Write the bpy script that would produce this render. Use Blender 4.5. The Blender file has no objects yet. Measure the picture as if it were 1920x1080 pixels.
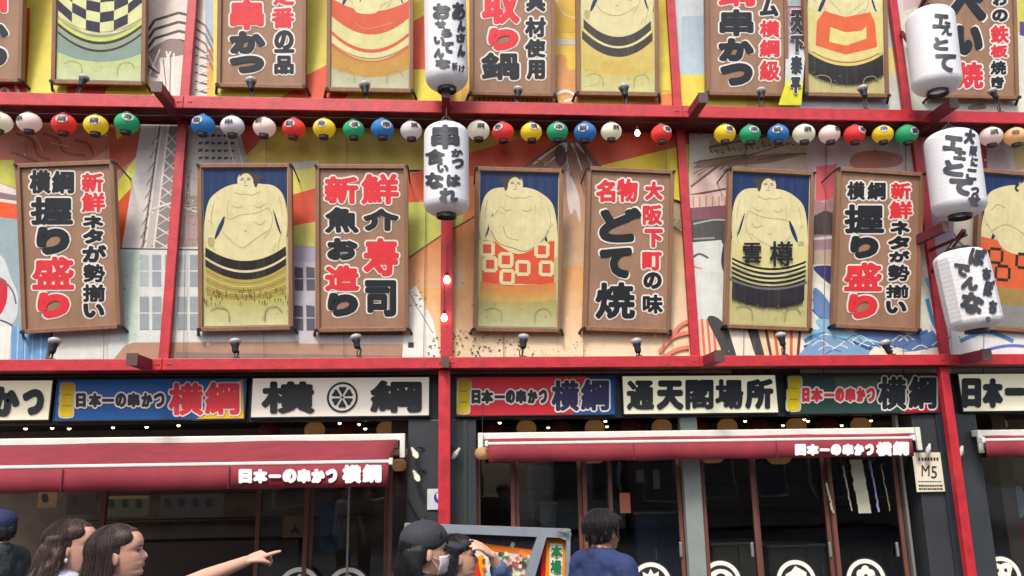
import bpy, bmesh, math, random
from mathutils import Vector, Matrix
random.seed(7)
SC = bpy.context.scene
COL = SC.collection
# ------------------------------------------------------------------ camera
FPX = 1500.0
YAW, PITCH, ROLL = math.radians(4.616), math.radians(12.752), math.radians(-0.946)
CAM = Vector((0.0, -8.8, 1.9))
_fw = Vector((math.sin(YAW)*math.cos(PITCH), math.cos(YAW)*math.cos(PITCH), math.sin(PITCH)))
_rt = Vector((math.cos(YAW), -math.sin(YAW), 0.0))
_up = _rt.cross(_fw)
RT = math.cos(ROLL)*_rt + math.sin(ROLL)*_up
UP = -math.sin(ROLL)*_rt + math.cos(ROLL)*_up
FW = _fw
cam_data = bpy.data.cameras.new('camera')
cam = bpy.data.objects.new('camera', cam_data); COL.objects.link(cam)
cam_data.sensor_width = 36.0
cam_data.lens = FPX/1920.0*36.0
cam_data.clip_end = 500
M = Matrix((( RT.x, UP.x, -FW.x, CAM.x), (RT.y, UP.y, -FW.y, CAM.y), (RT.z, UP.z, -FW.z, CAM.z), (0,0,0,1)))
cam.matrix_world = M
SC.camera = cam
# ------------------------------------------------------------------ light
world = bpy.data.worlds.new("World"); SC.world = world; world.use_nodes = True
nt = world.node_tree
bg = nt.nodes['Background']
sky = nt.nodes.new('ShaderNodeTexSky'); sky.sky_type = 'NISHITA'; sky.sun_disc = False
SUN_EL, SUN_AZ = math.radians(52), math.radians(200)     # azimuth clockwise from +Y
sky.sun_elevation = SUN_EL; sky.sun_rotation = SUN_AZ
sky.dust_density = 4.0; sky.air_density = 1.0; sky.ozone_density = 1.0
nt.links.new(sky.outputs[0], bg.inputs[0]); bg.inputs[1].default_value = 0.135
sd = bpy.data.lights.new('sun', 'SUN'); sd.energy = 1.5; sd.angle = math.radians(11); sd.color = (1.0, 0.95, 0.88)
so = bpy.data.objects.new('sun', sd); COL.objects.link(so)
sdir = Vector((math.sin(SUN_AZ)*math.cos(SUN_EL), math.cos(SUN_AZ)*math.cos(SUN_EL), math.sin(SUN_EL)))
so.rotation_euler = sdir.to_track_quat('Z', 'Y').to_euler(); so.location = (0, -20, 20)
SC.view_settings.view_transform = 'Standard'; SC.view_settings.look = 'None'
SC.view_settings.gamma = 1.0; SC.view_settings.use_curve_mapping = False
SC.view_settings.exposure = 1.1
SC.cycles.max_bounces = 8; SC.cycles.use_denoising = True
# ------------------------------------------------------------------ projection helpers
def ray(px, py):
    return (RT*((px-960)/FPX) + UP*((540-py)/FPX) + FW).normalized()
def W(px, py, Y):
    d = ray(px, py); t = (Y-CAM.y)/d.y
    return CAM + d*t
def Wd(px, py, depth):            # depth measured along the view axis
    d = ray(px, py); return CAM + d*(depth/d.dot(FW))
def proj(p):
    v = Vector(p)-CAM; z = v.dot(FW)
    return 960+FPX*v.dot(RT)/z, 540-FPX*v.dot(UP)/z
KA = 0.78
def lin(c, k=KA):
    r = []
    for v in c[:3]:
        v /= 255.0
        r.append((v/12.92 if v <= .04045 else ((v+.055)/1.055)**2.4)*k)
    return tuple(r)+(1.0,)
# ------------------------------------------------------------------ materials
MATS = {}
def mat(name, rgb, rough=.6, metal=0., var=.12, scale=6., bump=0., bscale=60., spec=.5, stretch=(1,1,1), emit=None, estr=0., trans=0.):
    if name in MATS: return MATS[name]
    m = bpy.data.materials.new(name); m.use_nodes = True; n = m.node_tree; L = n.links
    b = n.nodes['Principled BSDF']; c = lin(rgb)
    b.inputs['Roughness'].default_value = rough; b.inputs['Metallic'].default_value = metal
    b.inputs['Specular IOR Level'].default_value = spec
    tc = n.nodes.new('ShaderNodeTexCoord'); mp = n.nodes.new('ShaderNodeMapping')
    mp.inputs['Scale'].default_value = stretch
    L.new(tc.outputs['Object'], mp.inputs[0])
    no = n.nodes.new('ShaderNodeTexNoise'); no.inputs['Scale'].default_value = scale; no.inputs['Detail'].default_value = 7; no.inputs['Roughness'].default_value = .65
    L.new(mp.outputs[0], no.inputs['Vector'])
    mr = n.nodes.new('ShaderNodeMapRange'); mr.inputs['From Min'].default_value = .3; mr.inputs['From Max'].default_value = .7
    mr.inputs['To Min'].default_value = 1-var; mr.inputs['To Max'].default_value = 1+var*.6
    L.new(no.outputs['Fac'], mr.inputs[0])
    hs = n.nodes.new('ShaderNodeHueSaturation'); hs.inputs['Color'].default_value = c
    L.new(mr.outputs[0], hs.inputs['Value']); L.new(hs.outputs[0], b.inputs['Base Color'])
    if bump:
        n2 = n.nodes.new('ShaderNodeTexNoise'); n2.inputs['Scale'].default_value = bscale; n2.inputs['Detail'].default_value = 4
        L.new(mp.outputs[0], n2.inputs['Vector'])
        bp = n.nodes.new('ShaderNodeBump'); bp.inputs['Strength'].default_value = bump; bp.inputs['Distance'].default_value = .02
        L.new(n2.outputs['Fac'], bp.inputs['Height']); L.new(bp.outputs[0], b.inputs['Normal'])
    if emit:
        b.inputs['Emission Color'].default_value = lin(emit, 1); b.inputs['Emission Strength'].default_value = estr
    if trans:
        tr = n.nodes.new('ShaderNodeBsdfTranslucent'); L.new(hs.outputs[0], tr.inputs[0])
        mx = n.nodes.new('ShaderNodeMixShader'); mx.inputs[0].default_value = trans
        L.new(b.outputs[0], mx.inputs[1]); L.new(tr.outputs[0], mx.inputs[2])
        L.new(mx.outputs[0], n.nodes['Material Output'].inputs[0])
    MATS[name] = m; return m
def print_mat():
    m = bpy.data.materials.new('printed_colours'); m.use_nodes = True; n = m.node_tree; L = n.links
    b = n.nodes['Principled BSDF']; b.inputs['Roughness'].default_value = .5; b.inputs['Specular IOR Level'].default_value = .35
    a = n.nodes.new('ShaderNodeVertexColor'); a.layer_name = 'ink'
    tc = n.nodes.new('ShaderNodeTexCoord')
    no = n.nodes.new('ShaderNodeTexNoise'); no.inputs['Scale'].default_value = 7; no.inputs['Detail'].default_value = 12; no.inputs['Roughness'].default_value = .72
    L.new(tc.outputs['Object'], no.inputs['Vector'])
    mr = n.nodes.new('ShaderNodeMapRange'); mr.inputs['From Min'].default_value = .28; mr.inputs['From Max'].default_value = .72
    mr.inputs['To Min'].default_value = .80; mr.inputs['To Max'].default_value = 1.06; hsat = 1.12
    L.new(no.outputs['Fac'], mr.inputs[0])
    hs = n.nodes.new('ShaderNodeHueSaturation'); hs.inputs['Saturation'].default_value = 1.05; L.new(a.outputs[0], hs.inputs['Color']); L.new(mr.outputs[0], hs.inputs['Value'])
    # rain streaks / grime: thin vertical noise
    mp = n.nodes.new('ShaderNodeMapping'); mp.inputs['Scale'].default_value = (9, 9, .6); L.new(tc.outputs['Object'], mp.inputs[0])
    n3 = n.nodes.new('ShaderNodeTexNoise'); n3.inputs['Scale'].default_value = 3; n3.inputs['Detail'].default_value = 5; L.new(mp.outputs[0], n3.inputs['Vector'])
    m3 = n.nodes.new('ShaderNodeMapRange'); m3.inputs['From Min'].default_value = .5; m3.inputs['From Max'].default_value = .8; m3.inputs['To Min'].default_value = 0; m3.inputs['To Max'].default_value = .16
    L.new(n3.outputs['Fac'], m3.inputs[0])
    mx = n.nodes.new('ShaderNodeMixRGB'); mx.inputs['Color2'].default_value = lin((150,138,120)); L.new(m3.outputs[0], mx.inputs[0]); L.new(hs.outputs[0], mx.inputs['Color1'])
    L.new(mx.outputs[0], b.inputs['Base Color'])
    return m
PRINT = print_mat()
RED = mat('red_painted_steel', (192,38,48), .5, var=.34, scale=7, bump=.12, bscale=30)
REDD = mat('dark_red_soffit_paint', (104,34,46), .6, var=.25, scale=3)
BROWN = mat('brown_painted_board', (164,126,98), .6, var=.24, scale=5, bump=.14, bscale=40, stretch=(1,1,.25))
BROWND = mat('brown_frame_timber', (150,110,82), .5, var=.3, scale=8, stretch=(1,1,.2))
WHITE_INK = mat('white_lettering', (245,240,228), .5, var=.05)
BLACK_INK = mat('black_lettering', (27,32,37), .5, var=.15)
RED_INK = mat('red_lettering', (232,52,62), .5, var=.1)
GREEN_INK = mat('green_lettering', (20,120,70), .5)
NAVY_INK = mat('navy_lettering', (34,30,80), .5)
GREY_INK = mat('charcoal_lettering', (52,50,52), .5)
BLACK = mat('black_painted_metal', (38,38,42), .45, var=.2)
RUBBER = mat('black_plastic', (32,30,34), .4)
FASCIA = mat('dark_fascia_panel', (46,50,56), .4, var=.25, scale=3, spec=.5)
PILLAR = mat('charcoal_wall_cladding', (58,62,66), .38, var=.22, scale=2, bump=.04, bscale=20)
WHITEM = mat('white_powder_coat', (225,226,216), .4, var=.12, scale=5)
AWN = mat('maroon_awning_canvas', (138,38,52), .85, var=.26, scale=3.0, bump=.5, bscale=5, stretch=(1,1,.6))
PAPER = mat('white_lantern_paper', (252,252,254), .55, var=.05, scale=4, bump=.02, bscale=30, trans=.25)
WOODD = mat('red_brown_door_timber', (112,70,60), .45, var=.25, scale=6, stretch=(1,1,.15))
STEEL = mat('grey_steel', (168,176,172), .35, metal=.4, var=.12)
SILVER = mat('brushed_silver', (190,190,186), .3, metal=.7, var=.1)
INT_WALL = mat('dark_interior_wall', (136,114,96), .7, var=.35, scale=2)
INT_FLOOR = mat('interior_floor', (60,50,44), .4, var=.3)
CREAM = mat('cream_sign_face', (228,224,196), .4, var=.08, scale=1.5, emit=(228,222,190), estr=.16)  # faint glow added to brighten the shaded cream faces
WHITEF = mat('white_sign_face', (222,218,206), .4, var=.08, scale=1.5, emit=(222,216,200), estr=.14)  # faint glow added here too, the white face sits in shade
BULB = mat('lit_bulb_glass', (255,240,210), .3, emit=(255,236,200), estr=6)
BULB2 = mat('lit_downlight', (255,230,190), .3, emit=(255,222,170), estr=4)
def glass_mat():
    m = bpy.data.materials.new('shop_window_glass'); m.use_nodes = True; n = m.node_tree; L = n.links
    n.nodes.remove(n.nodes['Principled BSDF'])
    t = n.nodes.new('ShaderNodeBsdfTransparent'); t.inputs[0].default_value = (.88,.90,.90,1)
    g = n.nodes.new('ShaderNodeBsdfGlossy'); g.inputs['Roughness'].default_value = .015; g.inputs[0].default_value = (.9,.95,1,1)
    f = n.nodes.new('ShaderNodeFresnel'); f.inputs[0].default_value = 1.5
    tc = n.nodes.new('ShaderNodeTexCoord'); no = n.nodes.new('ShaderNodeTexNoise'); no.inputs['Scale'].default_value = 1.3
    L.new(tc.outputs['Object'], no.inputs['Vector'])
    bp = n.nodes.new('ShaderNodeBump'); bp.inputs['Strength'].default_value = .06; bp.inputs['Distance'].default_value = .05
    L.new(no.outputs['Fac'], bp.inputs['Height']); L.new(bp.outputs[0], g.inputs['Normal'])
    mx = n.nodes.new('ShaderNodeMixShader'); L.new(f.outputs[0], mx.inputs[0]); L.new(t.outputs[0], mx.inputs[1]); L.new(g.outputs[0], mx.inputs[2])
    L.new(mx.outputs[0], n.nodes['Material Output'].inputs[0]); return m
GLASS = glass_mat()
# ------------------------------------------------------------------ mesh builder
class MB:
    def __init__(s): s.v=[]; s.f=[]; s.c=[]; s.m=[]; s.mats=[]
    def mi(s, m):
        if m not in s.mats: s.mats.append(m)
        return s.mats.index(m)
    def face(s, pts, m=None, col=None, cols=None):
        i = len(s.v); s.v.extend([tuple(p) for p in pts]); s.f.append(tuple(range(i, i+len(pts))))
        s.m.append(s.mi(m) if m else 0)
        s.c.append(cols if cols else [col]*len(pts))
    def box(s, a, b, m=None, X=None, bev=0.):
        (x0,y0,z0),(x1,y1,z1) = a,b
        if x0>x1: x0,x1=x1,x0
        if y0>y1: y0,y1=y1,y0
        if z0>z1: z0,z1=z1,z0
        P = [Vector(p) for p in ((x0,y0,z0),(x1,y0,z0),(x1,y1,z0),(x0,y1,z0),(x0,y0,z1),(x1,y0,z1),(x1,y1,z1),(x0,y1,z1))]
        if X is not None: P = [X@p for p in P]
        i = len(s.v); s.v.extend([tuple(p) for p in P]); k = s.mi(m) if m else 0
        for f in ((0,1,5,4),(1,2,6,5),(2,3,7,6),(3,0,4,7),(4,5,6,7),(3,2,1,0)):
            s.f.append(tuple(i+j for j in f)); s.m.append(k); s.c.append(None)
    def tube(s, pts, r, m=None, n=8, cap=True):
        pts = [Vector(p) for p in pts]; R = r if isinstance(r,(list,tuple)) else [r]*len(pts)
        k = s.mi(m) if m else 0; base = len(s.v); prev = None
        for i,p in enumerate(pts):
            d = (pts[min(i+1,len(pts)-1)]-pts[max(i-1,0)]).normalized()
            if prev is None:
                a = d.orthogonal().normalized()
            else:
                a = (prev - d*prev.dot(d)); a = a.normalized() if a.length>1e-6 else d.orthogonal().normalized()
            prev = a; b = d.cross(a)
            for j in range(n):
                t = 2*math.pi*j/n; s.v.append(tuple(p+(a*math.cos(t)+b*math.sin(t))*R[i]))
        for i in range(len(pts)-1):
            for j in range(n):
                s.f.append((base+i*n+j, base+i*n+(j+1)%n, base+(i+1)*n+(j+1)%n, base+(i+1)*n+j)); s.m.append(k); s.c.append(None)
        if cap:
            s.f.append(tuple(base+j for j in range(n))[::-1]); s.m.append(k); s.c.append(None)
            e = base+(len(pts)-1)*n; s.f.append(tuple(e+j for j in range(n))); s.m.append(k); s.c.append(None)
    def lathe(s, prof, m=None, n=32, X=None):
        k = s.mi(m) if m else 0; base = len(s.v)
        for (r,z) in prof:
            for j in range(n):
                t = 2*math.pi*j/n; p = Vector((r*math.cos(t), r*math.sin(t), z))
                if X is not None: p = X@p
                s.v.append(tuple(p))
        for i in range(len(prof)-1):
            for j in range(n):
                s.f.append((base+i*n+j, base+i*n+(j+1)%n, base+(i+1)*n+(j+1)%n, base+(i+1)*n+j)); s.m.append(k); s.c.append(None)
    def build(s, name, m=None, parent=None, smooth=False, bevel=0., weld=False, **props):
        if weld:
            idx = {}; nv = []; mp_ = []
            for v in s.v:
                k = (round(v[0],5),round(v[1],5),round(v[2],5))
                if k not in idx: idx[k] = len(nv); nv.append(v)
                mp_.append(idx[k])
            s.v = nv; s.f = [tuple(mp_[i] for i in f) for f in s.f]
        me = bpy.data.meshes.new(name); me.from_pydata(s.v, [], s.f)
        ms = s.mats if s.mats else [m or PRINT]
        for q in ms: me.materials.append(q)
        for i,p in enumerate(me.polygons): p.material_index = s.m[i]; p.use_smooth = smooth
        if any(c and c[0] for c in s.c):
            at = me.color_attributes.new('ink', 'FLOAT_COLOR', 'CORNER'); d = at.data; k = 0
            for i,f in enumerate(s.f):
                c = s.c[i]
                for j in range(len(f)):
                    q = c[j] if c and c[j] else (1,1,1,1)
                    d[k].color = q; k += 1
        me.update()
        o = bpy.data.objects.new(name, me); COL.objects.link(o)
        if parent: o.parent = parent
        if bevel:
            b = o.modifiers.new('bevel','BEVEL'); b.width = bevel; b.segments = 2; b.limit_method = 'ANGLE'
        for a,b in props.items(): o[a] = b
        return o
def thing(name, label, cat, loc=(0,0,0), rot=None, group=None):
    o = bpy.data.objects.new(name, None); COL.objects.link(o); o.empty_display_size = .1
    mw = Matrix.Translation(Vector(loc)) @ (rot.to_4x4() if rot is not None else Matrix())
    o.matrix_world = mw; o['label'] = label; o['category'] = cat
    if group: o['group'] = group
    return o, mw.inverted()
def boxobj(name, a, b, m, parent, bevel=0., inv=None):
    k = MB(); k.box(a, b, m, X=inv); return k.build(name, m, parent, bevel=bevel)
def smooth_loop(pts, n=4, closed=True):
    out = []; N = len(pts)
    for i in range(N if closed else N-1):
        p0 = pts[(i-1)%N] if closed or i>0 else pts[i]; p1 = pts[i]; p2 = pts[(i+1)%N]
        p3 = pts[(i+2)%N] if closed or i+2<N else p2
        for k in range(n):
            t = k/n
            out.append(tuple(.5*((2*b)+(-a+c)*t+(2*a-5*b+4*c-d)*t*t+(-a+3*b-3*c+d)*t**3) for a,b,c,d in zip(p0,p1,p2,p3)))
    if not closed: out.append(tuple(pts[-1]))
    return out
# ------------------------------------------------------------------ lettering
_G = {}
def glyph(ch):
    if ch in _G: return _G[ch]
    cu = bpy.data.curves.new('glyph','FONT'); cu.body = ch; cu.resolution_u = 3
    ob = bpy.data.objects.new('glyph', cu); COL.objects.link(ob)
    bpy.context.view_layer.update()
    me = bpy.data.meshes.new_from_object(ob.evaluated_get(bpy.context.evaluated_depsgraph_get()))
    vs = [(v.co.x, v.co.y) for v in me.vertices]
    fs = [tuple(p.vertices) for p in me.polygons]
    cnt = {}
    for f in fs:
        for a,b in zip(f, f[1:]+f[:1]):
            k = (min(a,b),max(a,b)); cnt[k] = cnt.get(k,0)+1
    be = [k for k,c in cnt.items() if c==1]
    bpy.data.objects.remove(ob); bpy.data.curves.remove(cu); bpy.data.meshes.remove(me)
    xs = [v[0] for v in vs]; ys = [v[1] for v in vs]
    _G[ch] = (vs, fs, be, min(xs), max(xs), min(ys), max(ys)); return _G[ch]
def split_tri(tri, L, out):
    a,b,c = tri
    ds = [math.dist(a,b), math.dist(b,c), math.dist(c,a)]
    m = max(ds)
    if m <= L: out.append(tri); return
    i = ds.index(m); P = [a,b,c]; p,q,r = P[i],P[(i+1)%3],P[(i+2)%3]
    mid = ((p[0]+q[0])/2,(p[1]+q[1])/2)
    split_tri((p,mid,r),L,out); split_tri((mid,q,r),L,out)
def put_glyph(mb, ch, box, surf, m, grow, lift, fine=None, skew=0., rot=0.):
    """box = x0,y0,x1,y1 in photo pixels (y down); surf(px,py,lift) -> point on the object's own surface"""
    vs, fs, be, gx0, gx1, gy0, gy1 = glyph(ch)
    x0,y0,x1,y1 = box; w = x1-x0; h = y1-y0
    g = grow
    sx = (w-2*g)/(gx1-gx0) if gx1>gx0 else 1; sy = (h-2*g)/(gy1-gy0) if gy1-gy0>.02 else 1
    cr, sr = math.cos(rot), math.sin(rot); mx, my = (x0+x1)/2, (y0+y1)/2
    T = []
    for (a,b) in vs:
        px = x0+g+(a-gx0)*sx; py = y1-g-(b-gy0)*sy
        px += skew*(my-py)
        dx, dy = px-mx, py-my
        T.append((mx+dx*cr-dy*sr, my+dx*sr+dy*cr))
    L0 = lift
    for f in fs:
        P = [T[i] for i in f]
        tris = []
        if fine and len(P) == 3: split_tri(tuple(P), fine, tris)
        elif fine:
            for i in range(1,len(P)-1): split_tri((P[0],P[i],P[i+1]), fine, tris)
        else: tris = [P]
        for t in tris: mb.face([surf(p[0],p[1],L0) for p in t], m)
    k = 0
    for (a,b) in be:
        p, q = T[a], T[b]; d = math.dist(p,q)
        if d < 1e-6: continue
        nx, ny = (q[1]-p[1])/d*g, -(q[0]-p[0])/d*g; k += 1
        lf = L0 + .00003*(k%17) + .00004
        mb.face([surf(p[0]+nx,p[1]+ny,lf), surf(q[0]+nx,q[1]+ny,lf), surf(q[0]-nx,q[1]-ny,lf), surf(p[0]-nx,p[1]-ny,lf)], m)
    used = set(i for e in be for i in e)
    for n,i in enumerate(used):
        p = T[i]; lf = L0 + .00003*(n%19) + .0006
        mb.face([surf(p[0]+g*math.cos(t*math.pi/3+.3), p[1]+g*math.sin(t*math.pi/3+.3), lf) for t in range(6)], m)
def lettering(parent, inv, surf, items, grow=2.0, outline=3.0, oc=None, fine=None, lift=.003, rot=0., name='lettering', skew=0.):
    """items: (char, x0,y0,x1,y1, ink). Outline drawn behind the ink."""
    S = lambda x,y,l: inv @ surf(x,y,l)
    if outline:
        mb = MB(); oc = oc or WHITE_INK
        for it in items:
            ch,x0,y0,x1,y1 = it[:5]
            put_glyph(mb, ch, (x0-outline,y0-outline,x1+outline,y1+outline), S, oc, grow+outline, lift, fine, rot=rot, skew=skew)
        mb.build(name+'_outline', oc, parent)
    for it in items:            # every character is a part of its own
        mb = MB(); put_glyph(mb, it[0], it[1:5], S, it[5], it[6] if len(it)>6 else grow, lift+.0025, fine, rot=rot, skew=skew)
        mb.build('character', it[5], parent)
# ================================================================== THE BUILDING
bld, binv = thing('restaurant_building', 'long restaurant front with painted mural floors, red beams and dark glazed shopfront', 'building')
ZB1a, ZB1b = W(900,212.5,-.44).z, W(900,190,-.44).z      # upper red beam bottom / top
ZB2a, ZB2b = W(900,690,-.44).z, W(900,669,-.44).z      # lower red beam
dZ = ZB1a-ZB2a
XL, XR = W(-420,450,0).x, W(2330,450,0).x
# ------------------------------------------------------------------ mural (flat print fixed to the wall)
class Mural:
    def __init__(s): s.mb = MB(); s.k = 0
    def L(s): s.k += 1; return .004+s.k*.00012
    def p(s, pts, c, cols=None):
        l = s.L(); P = [W(x,y,-l) for x,y in pts]
        if cols: s.mb.face(P, None, cols=[lin(q) for q in cols])
        else: s.mb.face(P, None, col=lin(c))
    def sp(s, pts, c, n=4): s.p([q for q in smooth_loop(pts, n)], c)
    def g(s, x0,y0,x1,y1, ct, cb, n=1): s.p([(x0,y0),(x1,y0),(x1,y1),(x0,y1)], None, [ct,ct,cb,cb])
    def line(s, pts, w, c):
        l = s.L()
        for a,b in zip(pts, pts[1:]):
            d = math.dist(a,b) or 1; nx, ny = -(b[1]-a[1])/d*w/2, (b[0]-a[0])/d*w/2
            s.mb.face([W(x,y,-l) for x,y in ((a[0]+nx,a[1]+ny),(b[0]+nx,b[1]+ny),(b[0]-nx,b[1]-ny),(a[0]-nx,a[1]-ny))], None, col=lin(c))
            l += .000005
    def curve(s, pts, w, c, n=5): s.line(smooth_loop(pts, n, closed=False), w, c)
    def dots(s, x0,y0,x1,y1, n, r, cs, fn=None):
        for i in range(n):
            x = random.uniform(x0,x1); y = random.uniform(y0,y1)
            if fn and not fn(x,y): continue
            q = random.uniform(.5,1)*r; a = random.uniform(0,6)
            s.p([(x+q*math.cos(a+t*2.1), y+q*.7*math.sin(a+t*2.1)) for t in range(3)], random.choice(cs))
YEL=(232,208,92); YEL2=(240,224,120); ORA=(224,96,62); OLV=(196,166,80); RUST=(188,108,84); CRM=(240,224,196)
m = Mural()      # ---- storey between the beams
m.g(-500,180,320,700,(206,120,80),(214,204,196))
m.sp([(-60,240),(20,232),(90,240),(150,236),(235,250),(215,270),(170,300),(120,322),(40,318),(-60,330)], RUST)
for a in ([(30,250),(60,262),(70,290),(95,300)],[(80,250),(110,262),(120,285),(160,292)],[(20,285),(50,296),(90,312)],[(140,262),(165,270),(175,290)]): m.curve(a,5,(150,72,62))
for a in ([(35,246),(66,258),(80,286)],[(95,268),(130,275)]): m.curve(a,2.5,(222,150,120))
m.p([(-80,300),(26,300),(30,352),(-80,318)],(206,204,90)); m.p([(-80,312),(40,360),(40,385),(-80,345)],(226,216,206))
m.p([(-80,345),(40,368),(40,392),(-80,362)],(138,110,120)); m.p([(-80,362),(40,378),(40,400),(-80,366)],(238,220,200)); m.p([(-80,366),(40,384),(40,420),(-80,400)],(228,94,58))
m.p([(-80,398),(40,412),(40,640),(-80,640)],(150,170,176)); m.sp([(-60,470),(0,478),(20,520),(34,560),(20,610),(-60,640)],(206,212,212))
m.sp([(-60,520),(5,522),(14,548),(8,578),(-10,596),(-60,600)],(206,30,52))
m.curve([(-20,505),(20,540),(30,570)],3,(90,98,110)); m.curve([(0,600),(24,612),(30,640)],3,(70,70,80)); m.p([(22,612),(98,612),(86,690),(20,690)],(110,160,206))
for x in (34,48,62,78): m.line([(x,612),(x-3,690)],2,(176,206,226))
m.p([(-60,612),(22,612),(16,690),(-60,690)],(232,230,222)); m.p([(98,600),(250,600),(240,690),(86,690)],(222,222,212)); m.line([(98,622),(84,690)],5,(84,84,80)); m.line([(104,640),(92,668)],3,(60,60,60))
m.p([(240,245),(268,240),(262,285),(215,330),(212,278)],(226,204,84)); m.p([(205,240),(275,238),(262,290),(215,325),(205,320)],(200,92,66)); m.p([(218,345),(262,284),(250,352),(218,384)],(238,232,92)); m.p([(218,382),(252,346),(240,470),(218,470)],(230,96,52)); m.p([(215,240),(245,240),(220,262)],(226,196,84))
# steel tower printed in the mural
m.p([(266,225),(462,225),(484,350),(500,480),(228,480),(240,400),(256,300)],(196,186,178)); m.p([(266,225),(292,225),(262,480),(226,480)],(222,214,208))
m.p([(318,235),(336,235),(330,466),(290,466)],(138,128,122)); m.p([(346,390),(372,390),(372,466),(340,466)],(170,150,144))
for x0,x1 in ((296,262),(304,272),(316,288)): m.line([(x0,232),(x1,466)],3.2,(232,224,216))
m.line([(300,236),(268,462)],2.4,(84,76,72))
random.seed(3)
for i in range(9):
    y = 250+i*25; x0 = 316-(y-232)*.12; m.line([(x0,y),(336,y+26)],2.6,(226,218,212)); m.line([(x0-3,y+24),(336,y-4)],2.2,(206,198,190)); m.line([(x0-16,y),(x0-30,y+22)],1.6,(120,110,106))
m.line([(286,392),(322,380),(370,398)],4,(224,214,206)); m.p([(346,368),(372,366),(372,385),(348,388)],(166,158,148))
for y in range(252,310,14):
    for x in range(372,440,12): m.p([(x+random.uniform(-2,2),y),(x+8,y+random.uniform(-2,2)),(x+7,y+4),(x,y+5)],(70,66,66))
for x0,x1 in ((352,344),(420,440),(434,456),(442,470)): m.line([(x0,235),(x1,310)],3,(230,222,212))
m.dots(345,300,372,465,40,3,[(120,104,100),(206,160,160),(230,226,216)])
# printed office block with windows
m.p([(222,466),(598,458),(600,690),(198,690)],(214,218,212)); m.line([(222,466),(470,470),(600,488)],3,(90,88,86)); m.p([(226,472),(262,472),(256,640),(224,640)],(196,214,200))
for r,(ya,yb) in enumerate(((478,538),(556,618))):
    for i in range(13):
        x = 262+i*23.5; c = (150,160,164) if i<11 else (92,92,104)
        m.p([(x,ya),(x+17,ya),(x+17,yb),(x,yb)],c if (i+r)%3 else (176,186,186)); m.line([(x,(ya+yb)/2),(x+17,(ya+yb)/2)],2,(222,226,222))
m.p([(548,488),(600,488),(600,640),(548,640)],(196,190,196)); m.p([(548,455),(600,462),(600,492),(548,490)],(180,172,196))
for ya,yb in ((500,545),(572,620)):
    for x in (552,574): m.p([(x,ya),(x+16,ya+2),(x+17,yb),(x+1,yb)],(84,84,98)); m.line([(x,(ya+yb)/2),(x+16,(ya+yb)/2)],2,(190,190,196))
m.p([(200,690),(232,650),(250,642),(800,640),(800,690)],(176,140,116)); m.p([(330,660),(800,668),(800,690),(330,690)],(140,118,112)); m.p([(560,628),(800,628),(800,646),(560,644)],(196,192,190))
# sun rays, right of the tower
m.p([(446,225),(850,225),(850,318),(480,320),(462,300)],(202,176,84)); m.p([(446,232),(500,232),(490,262),(462,292)],(206,84,58)); m.p([(520,235),(600,235),(560,262),(500,300),(486,290)],(216,188,80))
m.p([(545,305),(598,300),(598,322),(545,326)],(206,196,176)); m.p([(545,322),(600,312),(600,352),(545,366)],(238,224,116)); m.p([(545,366),(600,350),(600,420),(545,424)],(224,96,68)); m.p([(545,424),(600,414),(600,465),(545,458)],(206,204,110))
m.p([(755,335),(850,292),(850,378),(755,382)],(220,96,66)); m.p([(755,380),(905,374),(905,402),(840,440),(755,492)],(200,204,106)); m.p([(850,300),(905,290),(905,380),(850,380)],(230,206,84))
m.p([(848,225),(1300,225),(1300,330),(848,330)],(206,86,60)); m.p([(848,225),(1000,225),(1000,252),(848,296)],(186,158,66)); m.p([(1120,312),(1300,268),(1300,360),(1110,340)],(232,206,74)); m.p([(1255,300),(1300,300),(1300,385),(1255,370)],(240,222,84))
# mountain printed in flat colours
m.p([(755,488),(900,396),(985,312),(1060,262),(1088,262),(1120,312),(1268,440),(1300,470),(1300,700),(755,700)],None,[(226,148,92),(224,140,84),(190,112,80),(150,98,84),(150,98,84),(190,112,80),(236,168,110),(240,190,140),(244,228,196),(244,228,196)])
m.p([(868,330),(895,330),(895,560),(868,560)],None,[(226,140,84),(226,140,84),(240,190,130),(240,190,130)])
m.p([(755,540),(905,540),(905,700),(755,700)],None,[(236,176,116),(240,184,124),(246,226,190),(246,226,190)])
m.g(1055,500,1105,700,(238,176,110),(246,230,198)); m.g(1255,430,1300,700,(238,200,150),(246,228,196)); m.g(880,618,1300,700,(238,206,160),(248,234,206))
m.curve([(755,492),(830,440),(900,398),(985,312),(1060,262)],3,(112,70,56)); m.curve([(1088,262),(1120,306),(1180,360)],3,(112,70,56))
for a in ([(1000,308),(1030,285),(1058,268)],[(1020,310),(1045,290),(1062,268)],[(1062,268),(1062,300),(1068,330),(1072,400)],[(1072,268),(1085,300),(1092,320)],[(1080,268),(1100,292),(1112,312)]): m.curve(a,4,(232,222,212))
m.sp([(1062,322),(1075,340),(1086,372),(1088,418),(1078,392),(1070,402),(1064,375)],(226,212,206)); m.sp([(1040,282),(1055,272),(1062,300),(1048,312)],(112,74,66))
m.p([(765,548),(780,535),(796,570),(812,600),(830,690),(752,690)],(240,238,228)); m.line([(765,545),(785,580),(812,625)],2,(150,150,140)); m.p([(765,642),(776,642),(776,652),(765,652)],(60,60,60)); m.dots(765,545,800,585,14,4,[(96,92,80),(140,130,110)])
m.dots(800,616,1000,688,150,3.6,[(60,72,48),(96,104,66),(40,50,40)], lambda x,y: y > 616+abs(x-880)*.22)
m.dots(955,640,1100,672,30,2.5,[(110,110,80)])
m.dots(1262,360,1298,420,12,4,[(120,140,96),(96,116,80)]); m.line([(1262,425),(1285,440)],3,(90,70,60))
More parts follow.
